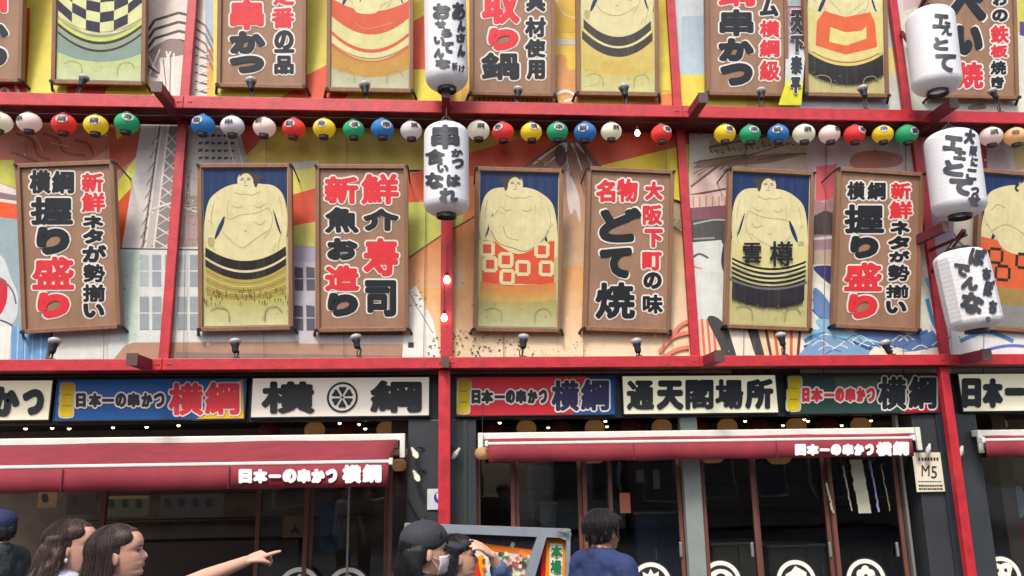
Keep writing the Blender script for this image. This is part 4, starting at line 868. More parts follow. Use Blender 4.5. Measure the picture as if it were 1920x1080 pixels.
def plate(t,inv,S,x0,y0,x1,y1):
    w = x1-x0
    def blob(g,c,l):
        P = []
        for k in range(3):
            ya = y0+(y1-y0)*k/3; yb = y0+(y1-y0)*(k+1)/3; off = (-w*.06*(k-1))
            pts = smooth_loop([(x0+off-g,ya+2),(x0+off+3-g*.5,ya-g),(x1+off-3+g*.5,ya-g),(x1+off+g,ya+2),(x1+off+g,yb-2),(x1+off-3,yb+g),(x0+off+3,yb+g),(x0+off-g,yb-2)],3)
            flat(t,inv,S,pts,c,l+k*.0004,'yellow_plate' if g<1 else 'plate_outline')
    blob(3,(214,214,186),.003); blob(0,(232,206,50),.005)
    mb = MB()
    for k in (1,2): mb.face([inv@S(x,y,.0075) for x,y in ((x0+3,y0+(y1-y0)*k/3-1),(x1-4,y0+(y1-y0)*k/3-1),(x1-4,y0+(y1-y0)*k/3+1),(x0+3,y0+(y1-y0)*k/3+1))])
    mb.build('plate_mark', mat('plate_ink',(170,130,30),.5), t)
def row(chars, xs, y0, y1, ink, slope=0., g=None):
    out = []
    for c,(a,b) in zip(chars, xs):
        dy = slope*(a-xs[0][0]); k = (y1-y0)
        if c=='一': out.append((c,a,y0+k*.40+dy,b,y0+k*.62+dy,ink,(g or 1.6)))
        else: out.append((c,a,y0+dy,b,y1+dy,ink)+((g,) if g else ()))
    return out
rect_sign('cream sign board with two large curved black letters at the left edge', -120,713,92,791, CREAM, [('串',-88,726,-34,782,K_,3),('か',-20,724,37,782,K_,5),('つ',42,729,83,779,K_,5)])
def ex2(t,inv,S):
    flat(t,inv,S,[(455,712),(457,786),(452,786),(360,788),(392,776),(440,716)],(238,206,60),.002); plate(t,inv,S,114,720,137,781)
xs = [(142,161),(166,190),(191,214),(216,237),(239,262),(265,286),(288,309)]
rect_sign('blue sign board with yellow plate and large red characters', 107,711,459,790, mat('blue_sign_face',(12,78,140),.4,var=.2,scale=1.5,emit=(12,78,140),estr=.08), row('日本一の串かつ',xs,737,764,K_,-.004,2.0)+[('横',316,718,381,779,R_,2.6),('綱',384,716,449,778,R_,2.6)], outline=3, extra=ex2)  # blue face brightened by a little added emission
def ex3(t,inv,S):
    c = W(642,745,YS); R = .163
    mb = MB(); n=36
    P = lambda a,r,l: inv@Vector((c.x+r*math.cos(a), YS+.005-l, c.z+r*math.sin(a)))
    for i in range(n):
        a,b = 2*math.pi*i/n,2*math.pi*(i+1)/n; mb.face([P(a,R*.86,.009),P(a,R,.009),P(b,R,.009),P(b,R*.86,.009)])
    for k in range(6):
        a = math.pi/2+k*math.pi/3
        mb.face([P(a,R*.12,.0095),P(a-.42,R*.62,.0095),P(a-.3,R*.72,.0095),P(a,R*.66,.0095),P(a+.3,R*.72,.0095),P(a+.42,R*.62,.0095)])
    mb.face([P(2*math.pi*i/10,R*.09,.0105) for i in range(10)]); mb.build('wheel_emblem', K_, t)
rect_sign('white sign board with a black wheel emblem between two large characters', 472,708,806,784, WHITEF, [('横',490,715,590,776,K_,3.6),('綱',694,713,791,774,K_,3.6)], extra=ex3)
def ex4(t,inv,S): flat(t,inv,S,[(1100,704),(1154,704),(1154,776),(1072,778),(1098,740)],(24,92,170),.002); plate(t,inv,S,859,713,880,774)
xs = [(884,901),(902,925),(927,947),(948,966),(967,987),(989,1008),(1010,1026)]
rect_sign('red sign board with a blue right end and dark characters, right of the red post', 854,706,1155,781, mat('red_sign_face',(200,28,42),.4,var=.16,scale=1.5,emit=(200,28,42),estr=.08), row('日本一の串かつ',xs,731,757,K_,-.004,2.0)+[('横',1034,713,1086,771,NAVY_INK,2.4),('綱',1089,711,1142,770,NAVY_INK,2.4)], outline=3, extra=ex4)  # red face also carries added emission against the shade
rect_sign('cream sign board filled with five large black characters', 1165,704,1462,778, CREAM, [('通',1175,713,1227,769,K_,2.8),('天',1231,713,1282,769,K_,4.0),('閣',1285,712,1338,768,K_,2.6),('場',1341,711,1394,767,K_,2.6),('所',1397,710,1450,767,K_,3.2)])
def ex6(t,inv,S): flat(t,inv,S,[(1738,703),(1764,703),(1764,773),(1690,776),(1725,740)],(206,40,60),.002); flat(t,inv,S,[(1565,706),(1650,704),(1640,735),(1570,738)],(90,100,86),.002); plate(t,inv,S,1478,708,1500,769)
xs = [(1504,1518),(1520,1543),(1545,1565),(1566,1583),(1585,1604),(1606,1623),(1624,1641)]
rect_sign('dark sign board with red small characters and black white edged large ones', 1474,702,1766,777, mat('dark_sign_face',(44,74,66),.4,var=.25,scale=1.5), row('日本一の串かつ',xs,727,754,R_,-.004,2.0)+[('横',1646,706,1700,768,K_,2.6),('綱',1703,705,1756,767,K_,2.6)], outline=3, extra=ex6)
rect_sign('cream sign board with three wide black characters at the right edge', 1795,700,2010,773, CREAM, [('日',1803,709,1840,765,K_,4.6),('本',1842,709,1881,765,K_,4.4),('一',1884,727,1922,742,K_,4.0),('の',1926,712,1962,764,K_,4.6)])
# ================================================================== AWNINGS
def awning(label, x0,x1, ytop, yA, Yb, Yf, yb0, yb1, val, xf0, xf1, items, zdrop=None, sidecap=(True,True)):
    z0 = W((x0+x1)/2, ytop, Yb-.1).z; xa, xb = W(x0,ytop,Yb-.1).x, W(x1,ytop,Yb-.1).x; ch = .072
    t,inv = thing('awning', label, 'awning', ((xa+xb)/2,Yb,z0-.2), None, 'maroon awnings')
    T = inv
    boxobj('cassette', (xa,Yb-.10,z0-ch),(xb,Yb-.02,z0), WHITEM, t, bevel=.01, inv=T)
    for side,X in ((0,xa),(1,xb)):
        if sidecap[side]:
            boxobj('side_bracket', (X-(0 if side==0 else .055),Yb-.14,z0-.25),(X+(.055 if side==0 else 0),Yb-.101,z0-.0), WHITEM, t, bevel=.008, inv=T)
    fx0, fx1 = W(xf0,yb0,Yf).x, W(xf1,yb1,Yf).x; zf = (W(xf0,yb0,Yf).z + W(xf1,yb1,Yf).z)/2
    # sloping canvas with a slight sag, made of panels sewn together
    mb = MB(); nx, ny = 24, 8; th = .006
    def P(i,j):
        u = i/nx; v = j/ny; x = (xa+.09)*(1-u)+(xb-.09)*u; x2 = fx0+.03+(fx1-fx0-.06)*u
        xq = x*(1-v)+x2*v; y = Yb-.09+(Yf-Yb+.10)*v; z = (z0-ch+.01)*(1-v)+(zf+.01)*v - .02*math.sin(math.pi*v) + .006*math.sin(u*19+v*3) + (.010 if i%6==0 else 0)*math.sin(math.pi*v)
        return T@Vector((xq,y,z))
    for i in range(nx):
        for j in range(ny): mb.face([P(i,j),P(i+1,j),P(i+1,j+1),P(i,j+1)])
    o = mb.build('canvas', AWN, t, smooth=True, weld=True); md = o.modifiers.new('t','SOLIDIFY'); md.thickness = th; md.offset = 0
    boxobj('front_bar', (fx0,Yf-.02,zf-.012),(fx1,Yf+.03,zf+.018), WHITEM, t, bevel=.008, inv=T)
    for X in (fx0,fx1): boxobj('end_cap', (X-.018,Yf-.03,zf-.028),(X+.018,Yf+.04,zf+.034), WHITEM, t, bevel=.008, inv=T)
    mb = MB(); n = 60
    for i in range(n):
        for (za,zb,k) in ((0,.5,0),(.5,1,1)):
            def Q(i,v):
                x = fx0+.02+(fx1-fx0-.04)*i/n; return T@Vector((x,Yf-.012+.010*v*math.sin(i*.31)+.0015*v*math.sin(i*1.1),zf-.013-val*v+.004*v*math.sin(i*.8)))
            mb.face([Q(i,za),Q(i+1,za),Q(i+1,zb),Q(i,zb)])
    o = mb.build('valance', AWN, t, smooth=True, weld=True); md = o.modifiers.new('t','SOLIDIFY'); md.thickness = .004; md.offset = 0
    for k_ in range(1,3):      # sewn seams on the valance
        x_ = fx0+(fx1-fx0)*k_/3; boxobj('seam', (x_-.002,Yf-.034,zf-.012-val*.98),(x_+.004,Yf-.022,zf-.02), mat('seam_maroon',(112,34,46),.9), t, inv=T)
    # folding arms
    for fr in (.12,.88):
        mb = MB(); xx_ = xa+(xb-xa)*fr; a = Vector((xx_,Yb-.06,z0-ch-.02)); b = Vector((xx_+(.35 if fr<.5 else -.35),(Yb+Yf)/2,(z0+zf)/2-.12)); c = Vector((xx_,Yf+.03,zf-.01))
        mb.tube([T@a,T@b,T@c],.016,n=6); mb.build('folding_arm', WHITEM, t)
    lettering(t, inv, lambda x,y,l: W(x,y,Yf-.032-l), items, grow=2.0, outline=.6, lift=.002)
WK = mat('awning_white_letters',(250,250,250),.5,var=.03)
xl = [(448,472),(475,501),(504,527),(530,556),(558,582),(584,609),(611,632)]
awning('maroon awning pulled out over the left shopfront with white lettering at its right end', -200,760, 819,0, -.1,-1.30, 883,863, .205, -200,733,
  [it[:6]+(2.6,) for it in row('日本一の串かつ',xl,880,906,WK,-.004,2.6)]+[('横',642,872,677,906,WK,2.8),('綱',680,871,715,905,WK,2.8)], sidecap=(False,True))
xr = [(1491,1511),(1513,1535),(1537,1556),(1558,1577),(1580,1600),(1602,1620),(1622,1638)]
awning('maroon awning rolled in over the middle shopfront, white lettering at its right end', 896,1722, 806.5,0, -.1,-.34, 829.5,824, .178, 912,1712,
  [it[:6]+(2.2,) for it in row('日本一の串かつ',xr,833,854,WK,-.002,2.2)]+[('横',1643,829,1672,855,WK,2.3),('綱',1674,828,1704,854,WK,2.3)])
awning('maroon awning at the right edge with creased canvas beyond the far right post', 1828,2200, 804,0, -.1,-.36, 826,820, .165, 1842,2190, [], sidecap=(True,False))
# ================================================================== LANTERNS AND LAMPS SEEN THROUGH THE TRANSOM
def hang(px,py,Y,c,r,label):
    p = W(px,py,Y); t,inv = thing('hanging_lantern', label, 'lantern', p, None, 'round lanterns hung inside above the awnings')
    mb = MB(); mb.lathe([(q*r/.124,z*r/.124) for q,z in round_profile(.124)], n=20); mb.build('paper_shade', RDK if c=='red' else c, t, smooth=True)
    mb = MB(); mb.tube([(0,0,r*.8),(0,0,ZF+.12-p.z)],.004,n=4); mb.build('cord', BLACK, t)
TAN = mat('tan_lantern_paper',(196,156,110),.7,var=.2,trans=.3,emit=(196,140,86),estr=.10); RDK = mat('dull_red_lantern_paper',(150,52,50),.8,var=.25)
HL = [(505,'red','red lantern inside above the left awning, under the first large character'),(590,'tan','tan lantern inside above the left awning, under the wheel sign'),(655,'red','red lantern inside above the left awning between two tan ones'),(725,'tan','tan lantern inside at the right end of the left awning'),
 (916,'red','red lantern inside above the left end of the middle awning'),(987,'tan','tan lantern inside under the red sign board, between two red lanterns'),(1050,'red','red lantern inside under the small black letters end of the red sign'),(1115,'tan','tan lantern inside under the blue end of the red sign board'),(1182,'red','red lantern inside under the first of five large characters'),(1241,'tan','tan lantern inside under the second of five large characters'),(1307,'red','red lantern inside under the third of five large characters'),(1364,'tan','tan lantern inside under the fourth of five large characters'),(1422,'red','red lantern inside under the last of five large characters'),(1493,'tan','tan lantern inside under the yellow plate of the dark sign'),(1552,'red','red lantern inside under the red letters of the dark sign'),(1614,'tan','tan lantern inside under the right half of the dark sign'),(1868,'tan','tan lantern inside above the awning at the right edge')]
for x,c,l in HL: hang(x, 804-(x-900)*.009, .45, TAN if c=='tan' else 'red', .115, l)
_used = {}
ORD = ['leftmost','second','third','fourth','fifth','sixth']
for k,(x,y,Y) in enumerate([(48,803,.7),(98,802,.9),(130,803,.6),(212,801,.8),(275,800,.8),(335,797,.5),(637,793,.6),(673,795,.7),(685,803,.5),(937,792,.5),(1028,801,.9),(1040,791,.6),(1135,789,.5),(1138,799,.9),(1237,788,.6),(1312,788,.6),(1397,789,.6),(1468,797,.9),(1508,786,.5),(1515,789,.7),(1578,797,.9),(1604,785,.5),(1633,788,.7),(1880,785,.5)]):
    zone = 'cream sign at the left edge' if x<105 else 'blue sign' if x<460 else 'wheel emblem sign' if x<800 else 'red sign' if x<1160 else 'five character sign' if x<1460 else 'dark sign' if x<1770 else 'sign at the right edge'
    zn = _used.get(zone,0); _used[zone] = zn+1
    p = W(x,y,Y+.3); t,inv = thing('downlight', '%s small lit lamp inside under the %s' % (ORD[zn],zone), 'lamp', p, None, 'small lit lamps under the shop ceiling')
    mb = MB(); mb.lathe([(.001,-.02),(.016,-.014),(.02,0),(.012,.016),(.001,.02)], n=10); mb.build('lit_face', BULB2, t, smooth=True)
    mb = MB(); mb.lathe([(.022,.0),(.024,.05),(.001,.055)], n=10); mb.tube([(0,0,.05),(0,0,max(.06,ZF+.12-p.z))],.005,n=4); mb.build('housing', BLACK, t)
# large tan shades just behind the glass under the awning
def shade(px,py,Y,r,label):
    p = W(px,py,Y); t,inv = thing('lamp_shade', label, 'lantern', p, None, 'tan paper shades behind the door glass')
    mb = MB(); mb.lathe([(q*r/.124,z*r/.124) for q,z in round_profile(.124)], n=24); mb.build('paper_shade', TAN, t, smooth=True)
    mb = MB(); mb.tube([(0,0,r*.8),(0,0,ZF+.12-p.z)],.005,n=4); mb.build('cord', BLACK, t)
for x,y,l in ((905,850,'tan paper shade at the left end of the middle awning'),(1005,848,'tan paper shade behind the second glass door left of the poster case'),(1112,850,'tan paper shade behind the door above the man in navy'),(1335,850,'tan paper shade just right of the grey steel door post'),(1460,852,'tan paper shade behind the third crest door'),(748,872,'tan paper shade at the right end of the left awning')):
    shade(x,y,.5 if x not in (905,748) else -.2 if x==905 else .1,.15 if x not in (905,748) else .085,l)
# ================================================================== THINGS IN AND ON THE SHOPFRONT
def paper(label, pts, Y, c, cat='notice', name='notice', marks=None, th=.006, group=None, mtl=None):
    P = [W(x,y,Y) for x,y in pts]; cx = sum(p.x for p in P)/4; zb = min(p.z for p in P)
    x0,x1 = (P[0].x+P[3].x)/2,(P[1].x+P[2].x)/2; z1,z0 = (P[0].z+P[1].z)/2,(P[2].z+P[3].z)/2
    t,inv = thing(name, label, cat, ((x0+x1)/2,Y,z0), None, group)
    hw=(x1-x0)/2; boxobj('sheet', (-hw,0,0),(hw,th,z1-z0), mtl or mat('sheet_%d_%d_%d'%c, c, .5, var=.12, scale=4), t, bevel=.0015)
    if marks: marks(t, inv, lambda x,y,l: W(x,y,Y-l), hw, z1-z0)
    return t
def mk_notice(t,inv,S,hw,h):
    mb = MB(); random.seed(5)
    for i in range(7):
        x = 1722+i*5.6; s = 4 if i else 3; mb.face([inv@S(a,b,.002) for a,b in ((x,858),(x+s,857.5),(x+s+.2,864),(x+.2,864))])
    for j,(y,n) in enumerate(((902,11),(909,13),(915,13))):
        x = 1722+j*.5
        while x < 1763:
            w = random.uniform(2,5); mb.face([inv@S(a,b,.002) for a,b in ((x,y),(x+w,y),(x+w,y+(2 if j==0 else 3.6)),(x,y+(2 if j==0 else 3.6)))]); x += w+.8
    mb.build('fine_print', GREY_INK, t)
    lettering(t,inv,S,[('M',1728,872,1743,893,GREY_INK,.15),('5',1746,874,1757,897,GREY_INK,.15)],outline=0,lift=.002)
paper('white notice plate on the right pillar beside the end of the middle awning', [(1712,850),(1764,847),(1771,921),(1718,923)], -.12, (236,228,204), marks=mk_notice)
def mk_emb(t,inv,S,hw,h):
    mb = MB(); c=(823,933); mb.face([inv@S(c[0]+9.5*math.cos(a*math.pi/10),c[1]+11*math.sin(a*math.pi/10),.002) for a in range(20)]); mb.build('blue_disc', mat('blue_ink',(40,56,170),.5), t)
    mb = MB(); mb.face([inv@S(x,y,.004) for x,y in ((818,926),(821,924),(823,931),(827,930),(828,936),(822,939),(819,933))]); mb.build('disc_mark', WHITE_INK, t)
paper('small white plate with a blue disc, half behind the red post', [(801,917),(838,916),(838,955),(801,956)], -.10, (214,220,224), marks=mk_emb)
def mk_hito(t,inv,S,hw,h): lettering(t,inv,S,[('人',545,984,562,1000,K_,1.4)],outline=0,lift=.002)
paper('small brown placard with one black character behind the left shop glass', [(531,968),(570,968),(570,1008),(531,1008)], .35, (196,140,96), marks=mk_hito)
def mk_red(t,inv,S,hw,h):
    mb = MB()
    for i in range(3): [mb.face([inv@S(a,b,.002) for a,b in ((1165+i*6,928+j*4),(1167+i*6,928+j*4),(1167+i*6,930.5+j*4),(1165+i*6,930.5+j*4))]) for j in range(8)]
    mb.build('fine_print', RED_INK, t)
paper('narrow brown menu slip with red writing on the door glass above the man in navy', [(1162,924),(1182,924),(1182,962),(1162,962)], .1, (150,100,74), marks=mk_red)
for k,(q,c,l) in enumerate(((((70,920),(106,920),(108,952),(72,952)),(190,150,100),'tan framed paper on the dark wall under the left awning, near the edge'),(((125,925),(180,925),(180,965),(125,965)),(84,60,52),'dark brown panel on the wall left of the yellow edged menu'),(((194,930),(280,928),(280,968),(194,970)),(110,104,86),'menu board with a yellow upper edge on the dark wall'),(((300,928),(420,924),(420,968),(300,972)),(92,88,84),'long grey menu sheet on the dark wall under the left awning'))):
    def mk(t,inv,S,hw,h,q=q,k=k):
        mb = MB(); random.seed(k); y0 = q[0][1]+8
        if k==2: mb.face([inv@S(a,b,.003) for a,b in ((196,931),(278,929),(278,934),(196,936))])
        mb.build('header_strip', mat('yellow_strip',(170,150,40),.5), t) if mb.v else None
        mb = MB()
        for i in range(4 if k>1 else 1):
            x = q[0][0]+8+i*26; 
            if x+12<q[1][0]: mb.face([inv@S(a,b,.002) for a,b in smooth_loop([(x,y0),(x+10,y0-2),(x+13,y0+12),(x+2,y0+14)],2)])
        mb.build('menu_print', GREY_INK, t)
    paper(l, q, 1.6, c, 'menu board', 'menu_board', marks=mk)
for k,(x0,x1,y0,y1,l,c) in enumerate(((1596,1630,862,962,'broad pale grey green cloth strip on the fourth door glass',(214,214,186)),(1583,1594,874,958,'narrow pale strip left of the broad one on the door glass',(206,206,180)),(1632,1646,864,960,'lavender strip at the right side of the broad pale strip',(170,168,206)),(1551,1560,905,962,'short pale strip farthest left on the fourth door',(206,206,176)),(1655,1664,872,958,'thin tan strip right of the lavender one on the glass',(186,180,140)))):  # pale strips added in place of bright street reflections in the glass
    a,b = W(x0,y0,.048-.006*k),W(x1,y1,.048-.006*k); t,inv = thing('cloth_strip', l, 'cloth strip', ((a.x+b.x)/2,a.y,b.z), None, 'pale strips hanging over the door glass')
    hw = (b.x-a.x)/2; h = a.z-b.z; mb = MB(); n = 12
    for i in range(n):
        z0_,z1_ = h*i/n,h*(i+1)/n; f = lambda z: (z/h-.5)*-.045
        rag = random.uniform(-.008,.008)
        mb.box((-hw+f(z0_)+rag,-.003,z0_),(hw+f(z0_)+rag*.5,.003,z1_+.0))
    mb.build('cloth', mat('pale_cloth_%d'%k,c,.7,var=.15,trans=.2), t)  # strip colour holds the mirrored brightness
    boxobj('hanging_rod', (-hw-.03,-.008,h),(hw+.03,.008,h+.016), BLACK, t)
for k,(pts,l) in enumerate(((((1190,882),(1205,880),(1207,905),(1196,904)),'torn white paper hanging inside above the first crest door, left scrap'),(((1222,880),(1236,880),(1238,915),(1228,918)),'torn white paper hanging inside above the first crest door, right scrap'))):
    paper(l, pts, .5, (206,206,190), 'paper', 'paper_scrap')
def cloth(label,pts,Y,c,name='hanging_coat',cat='coat'):
    P = smooth_loop(pts,4); cx = sum(p[0] for p in P)/len(P); a = W(cx,max(p[1] for p in P),Y); t,inv = thing(name,label,cat,a)
    mb = MB(); mb.face([inv@W(x,y,Y) for x,y in P]); o = mb.build('fabric', mat('fabric_%d_%d_%d'%c,c,.8,var=.3,scale=8), t); md = o.modifiers.new('t','SOLIDIFY'); md.thickness=.06
cloth('faded blue work coat hanging inside the left shop between the door bars', [(606,950),(622,944),(636,965),(642,1000),(640,1030),(604,1032),(600,990)], .7, (96,116,150))  # flat blue shape added for a figure mirrored in the glass
cloth('pale grey bundle hanging behind the glass beyond the right post', [(1880,925),(1908,912),(1916,960),(1900,972),(1884,965)], .5, (206,212,222),'cloth_bundle','cloth')
cloth('small red and yellow cloth behind the glass beyond the right post', [(1896,998),(1908,980),(1916,990),(1914,1012),(1900,1014)], .45, (206,70,60),'cloth_bundle','cloth')
def reflection_cabinet(x0,x1,y0,Y,c,label,doors=2):  # dim boxes added behind the panes to stand in for street reflections
    a = W(x0,y0,Y); b = W(x1,y0,Y); t,inv = thing('cabinet', label, 'cabinet', ((a.x+b.x)/2,Y,.012), None, None); hw = (b.x-a.x)/2; h = a.z-.012
    cm = mat('cabinet_%d_%d_%d'%c,c,.5,var=.25)
    boxobj('carcass', (-hw,.02,0),(hw,.5,h-.03), cm, t); boxobj('top', (-hw-.02,-.01,h-.03),(hw+.02,.52,h), mat('cabinet_top',(150,150,146),.4,var=.2), t, bevel=.004)
    for k in range(doors):
        xa_ = -hw+2*hw*k/doors+.006; xb_ = -hw+2*hw*(k+1)/doors-.006
        boxobj('door', (xa_,.0,.06),(xb_,.019,h-.04), cm, t, bevel=.003); boxobj('handle', (xb_-.05,-.02,h*.6),(xb_-.035,-.001,h*.6+.12), SILVER, t)
reflection_cabinet(1190,1276,960,1.0,(56,70,100),'dark blue cabinet with a pale top behind the first crest door')
reflection_cabinet(1335,1430,1018,1.1,(120,112,92),'low tan cabinet behind the second crest door')
reflection_cabinet(1440,1545,1022,1.3,(96,92,84),'low grey brown cabinet behind the third crest door',3)
reflection_cabinet(1012,1042,942,1.0,(110,116,120),'tall narrow grey cabinet behind the second door from the left',1)
# round-headed lamps on the pillars
def wall_lamp(px,py,label,lit,dx):
    p = W(px,py,-.2); t,inv = thing('wall_lamp', label, 'wall lamp', (p.x,-.08,p.z), None, 'small clamp lamps on the dark pillars')
    ax = Vector((-.55,-.35,-.75)).normalized() if not lit else Vector((.45*dx,-.6,-.75)).normalized(); X = Matrix.Translation((0,-.12,0)) @ ax.to_track_quat('Z','Y').to_matrix().to_4x4()
    mb = MB(); mb.lathe([(.001,-.045),(.014,-.04),(.02,0),(.032,.05)], n=14, X=X); mb.build('lamp_shade', mat('pale_lamp_shade',(200,200,190),.3), t, smooth=True)
    mb = MB(); mb.lathe([(.030,.045),(.022,.09),(.001,.11)], n=14, X=X); mb.build('lit_face', mat('lamp_glow',(255,244,190),.3,emit=(255,240,180),estr=.35) if lit else mat('frosted_lens',(226,226,224),.3), t, smooth=True)
    mb = MB(); mb.tube([(0,-.12,0),(.05*dx,-.06,.04),(.10*dx,0,.02)],.008,n=6); mb.lathe([(.001,0),(.02,0),(.02,.012),(.001,.012)], n=10, X=Matrix.Translation((.10*dx,-.001,.02))@Matrix.Rotation(math.pi/2,4,'X')); mb.build('arm', BLACK, t)
wall_lamp(775,845,'upper lit clamp lamp on the dark pillar left of the red post',True,1); wall_lamp(778,888,'lower lit clamp lamp on the dark pillar left of the red post',True,1)
wall_lamp(858,846,'unlit clamp lamp on the dark pillar right of the red post',False,-1); wall_lamp(1742,838,'clamp lamp just above the white notice plate on the right pillar',False,1); wall_lamp(1803,842,'clamp lamp just right of the far right red post',False,1)
t,inv = thing('power_cable','black cable slung across the dark pillar left of the red post','cable',W(760,930,-.12))
mb = MB(); mb.tube([inv@W(x,y,-.115) for x,y in smooth_loop([(757,925),(764,932),(772,950),(782,966),(790,975),(800,968)],4,False)],.008,n=6); mb.build('cable',BLACK,t)
# ================================================================== POSTER CASE
YK = -3.2
t,inv = thing('poster_case','grey metal poster case with food pictures and an orange strip, behind the capped person','poster case',(W(910,1080,YK).x,YK,0))
GM = mat('grey_case_metal',(158,166,176),.35,metal=.3,var=.15)
def bar(x0,y0,x1,y1,w0,w1=None,name='frame_bar',m=GM,Y=YK,d=.09):
    w1 = w1 or w0; a,b = W(x0,y0,Y),W(x1,y1,Y); D = (b-a).normalized(); N = Vector((-D.z,0,D.x)); s = .5/FPX*5.7
    mb = MB(); P = [a+N*w0*s,a-N*w0*s,b-N*w1*s,b+N*w1*s]; Q = [p+Vector((0,d,0)) for p in P]
    for f in (P,Q[::-1],[P[0],P[3],Q[3],Q[0]],[P[1],Q[1],Q[2],P[2]],[P[0],Q[0],Q[1],P[1]],[P[3],P[2],Q[2],Q[3]]): mb.face([inv@p for p in f])
    mb.build(name,m,t)
ybot = 1420
bar(758,989,1070,1001,13,15); bar(764,987,640,ybot,5,7); bar(1066,996,1062,ybot,7,9); bar(1018,1000,985,1110,16,18); bar(1045,1001,1070,1008,10,14)
bar(668,ybot-60,1062,ybot-60,14)
boxobj('back_panel',( W(775,1080,YK).x,YK+.08,.15),(W(1058,1080,YK).x,YK+.1,W(900,1004,YK).z), mat('case_back',(46,40,46),.5), t, inv=inv)
def kp(pts,c,l,name='poster',sm=0):
    mb = MB(); P = smooth_loop(pts,3) if sm else pts; mb.face([inv@W(x,y,YK+.075-l) for x,y in P], None, col=lin(c)); return mb.build(name,PRINT,t)
kp([(800,1003),(1006,1012),(1000,1036),(880,1022),(800,1010)],(54,44,58),.002)
kp([(870,1014),(1000,1036),(990,1300),(770,1300),(790,1030)],(228,226,206),.003)
kp([(880,1016),(930,1022),(1000,1031),(1000,1040),(900,1032)],(238,130,60),.005)
kp([(884,1048),(905,1040),(920,1100),(905,1200),(860,1200)],(244,170,50),.006); kp([(888,1056),(896,1050),(906,1100),(880,1150)],(214,60,40),.007)
kp([(960,1015),(966,1019),(962,1028),(956,1024)],(190,206,214),.006)
random.seed(11)
for i in range(110):
    x = random.uniform(905,992); y = random.uniform(1034,1130); r = random.uniform(2.5,7)
    kp([(x+r*math.cos(a*1.05)*random.uniform(.7,1.2), y+r*math.sin(a*1.05)*random.uniform(.7,1.1)) for a in range(6)], random.choice([(220,90,96),(206,60,60),(60,120,80),(236,150,90),(240,226,200),(170,206,190),(90,60,50),(226,120,130)]), .008+i*.0002)
kp([(1016,1038),(1022,1010),(1020,1300),(1000,1300)],(222,50,60),.012); kp([(1024,1010),(1061,1010),(1060,1300),(1018,1300)],(242,150,50),.014); kp([(1031,1018),(1055,1020),(1054,1200),(1028,1200)],(238,232,206),.016,sm=0)
lettering(t,inv,lambda x,y,l: W(x,y,YK+.055-l),[('本',1033,1022,1054,1046,GREEN_INK,1.6),('場',1032,1050,1053,1076,GREEN_INK,1.1),('所',1032,1080,1053,1104,GREEN_INK,1.2)],outline=1.0)
# ================================================================== ACROSS THE STREET (only seen mirrored in the glass)
def house(label, x0,x1,h,c,Y=-17,d=7,wc=(70,80,90)):
    t,inv = thing('shop_house', label, 'building', ((x0+x1)/2,Y,0), None, None); w = (x1-x0)/2
    boxobj('wall', (-w,-d,0),(w,0,h), mat('render_%d_%d_%d'%c,c,.8,var=.15), t)
    fl = int(h//3); n = max(2,int(2*w//1.8))
    for f in range(fl):
        for i in range(n):
            cx = -w+(i+.5)*2*w/n; z = f*3+.9
            mb = MB(); mb.box((cx-.55,.002,z-.05),(cx+.55,.06,z)); mb.box((cx-.55,.002,z+1.5),(cx+.55,.06,z+1.55)); mb.box((cx-.55,.002,z),(cx-.5,.06,z+1.5)); mb.box((cx+.5,.002,z),(cx+.55,.06,z+1.5)); fr = mb.build('window', WHITEM, t)
            boxobj('pane', (cx-.5,.003,z),(cx+.5,.02,z+1.5), mat('dark_pane',wc,.1,spec=.8), fr)
    mb = MB(); mb.box((-w-.1,-d-.1,h),(w+.1,.15,h+.25)); mb.build('roof', mat('roof_slab',(120,116,112),.8), t)
house('beige rendered building across the street, behind the camera on the left', -16,-6.2,7.5,(150,140,124)); house('pale concrete building across the street behind the camera', -6,1.0,6.5,(120,116,112)); house('white tiled building across the street behind the camera, to the right', 3.2,5.6,9.5,(206,206,196)); house('brown building across the street behind the camera, far right', 5.8,17,8,(128,106,90))
# ================================================================== PEOPLE
SKINM = mat('skin',(226,172,146),.5,var=.06,scale=12,bump=.03,bscale=90)
SKINT = mat('tanned_skin',(196,140,108),.5,var=.06,scale=12)
def hair_mat(name,c): return mat(name,c,.5,var=.35,scale=60,bump=.55,bscale=110,stretch=(1,1,.07),spec=.35)
HB, HD, HK = hair_mat('brown_black_hair',(70,52,46)), hair_mat('dark_brown_hair',(74,60,56)), hair_mat('black_hair',(36,34,38))
def prof(tab, z):
    if z <= tab[0][0]: return tab[0][1]
    for (a,b),(c,d) in zip(tab,tab[1:]):
        if z <= c: return b+(d-b)*(z-a)/(c-a)
    return tab[-1][1]
FRONT=[(0,.052),(.008,.070),(.016,.081),(.026,.085),(.036,.079),(.041,.082),(.046,.088),(.051,.085),(.053,.086),(.058,.091),(.065,.088),(.072,.088),(.08,.089),(.095,.088),(.105,.084),(.113,.080),(.120,.084),(.130,.092),(.150,.095),(.170,.089),(.190,.075),(.205,.055),(.216,.030),(.222,.0)]
NOSE=[(.064,0),(.070,.009),(.075,.017),(.080,.020),(.088,.017),(.098,.014),(.108,.010),(.118,.006),(.126,0)]
HALF=[(0,.028),(.01,.040),(.03,.050),(.05,.058),(.08,.067),(.105,.072),(.14,.076),(.17,.072),(.195,.056),(.212,.034),(.222,.004)]
BACK=[(0,-.015),(.02,-.03),(.05,-.062),(.08,-.082),(.11,-.095),(.14,-.099),(.17,-.092),(.195,-.070),(.212,-.042),(.222,-.005)]
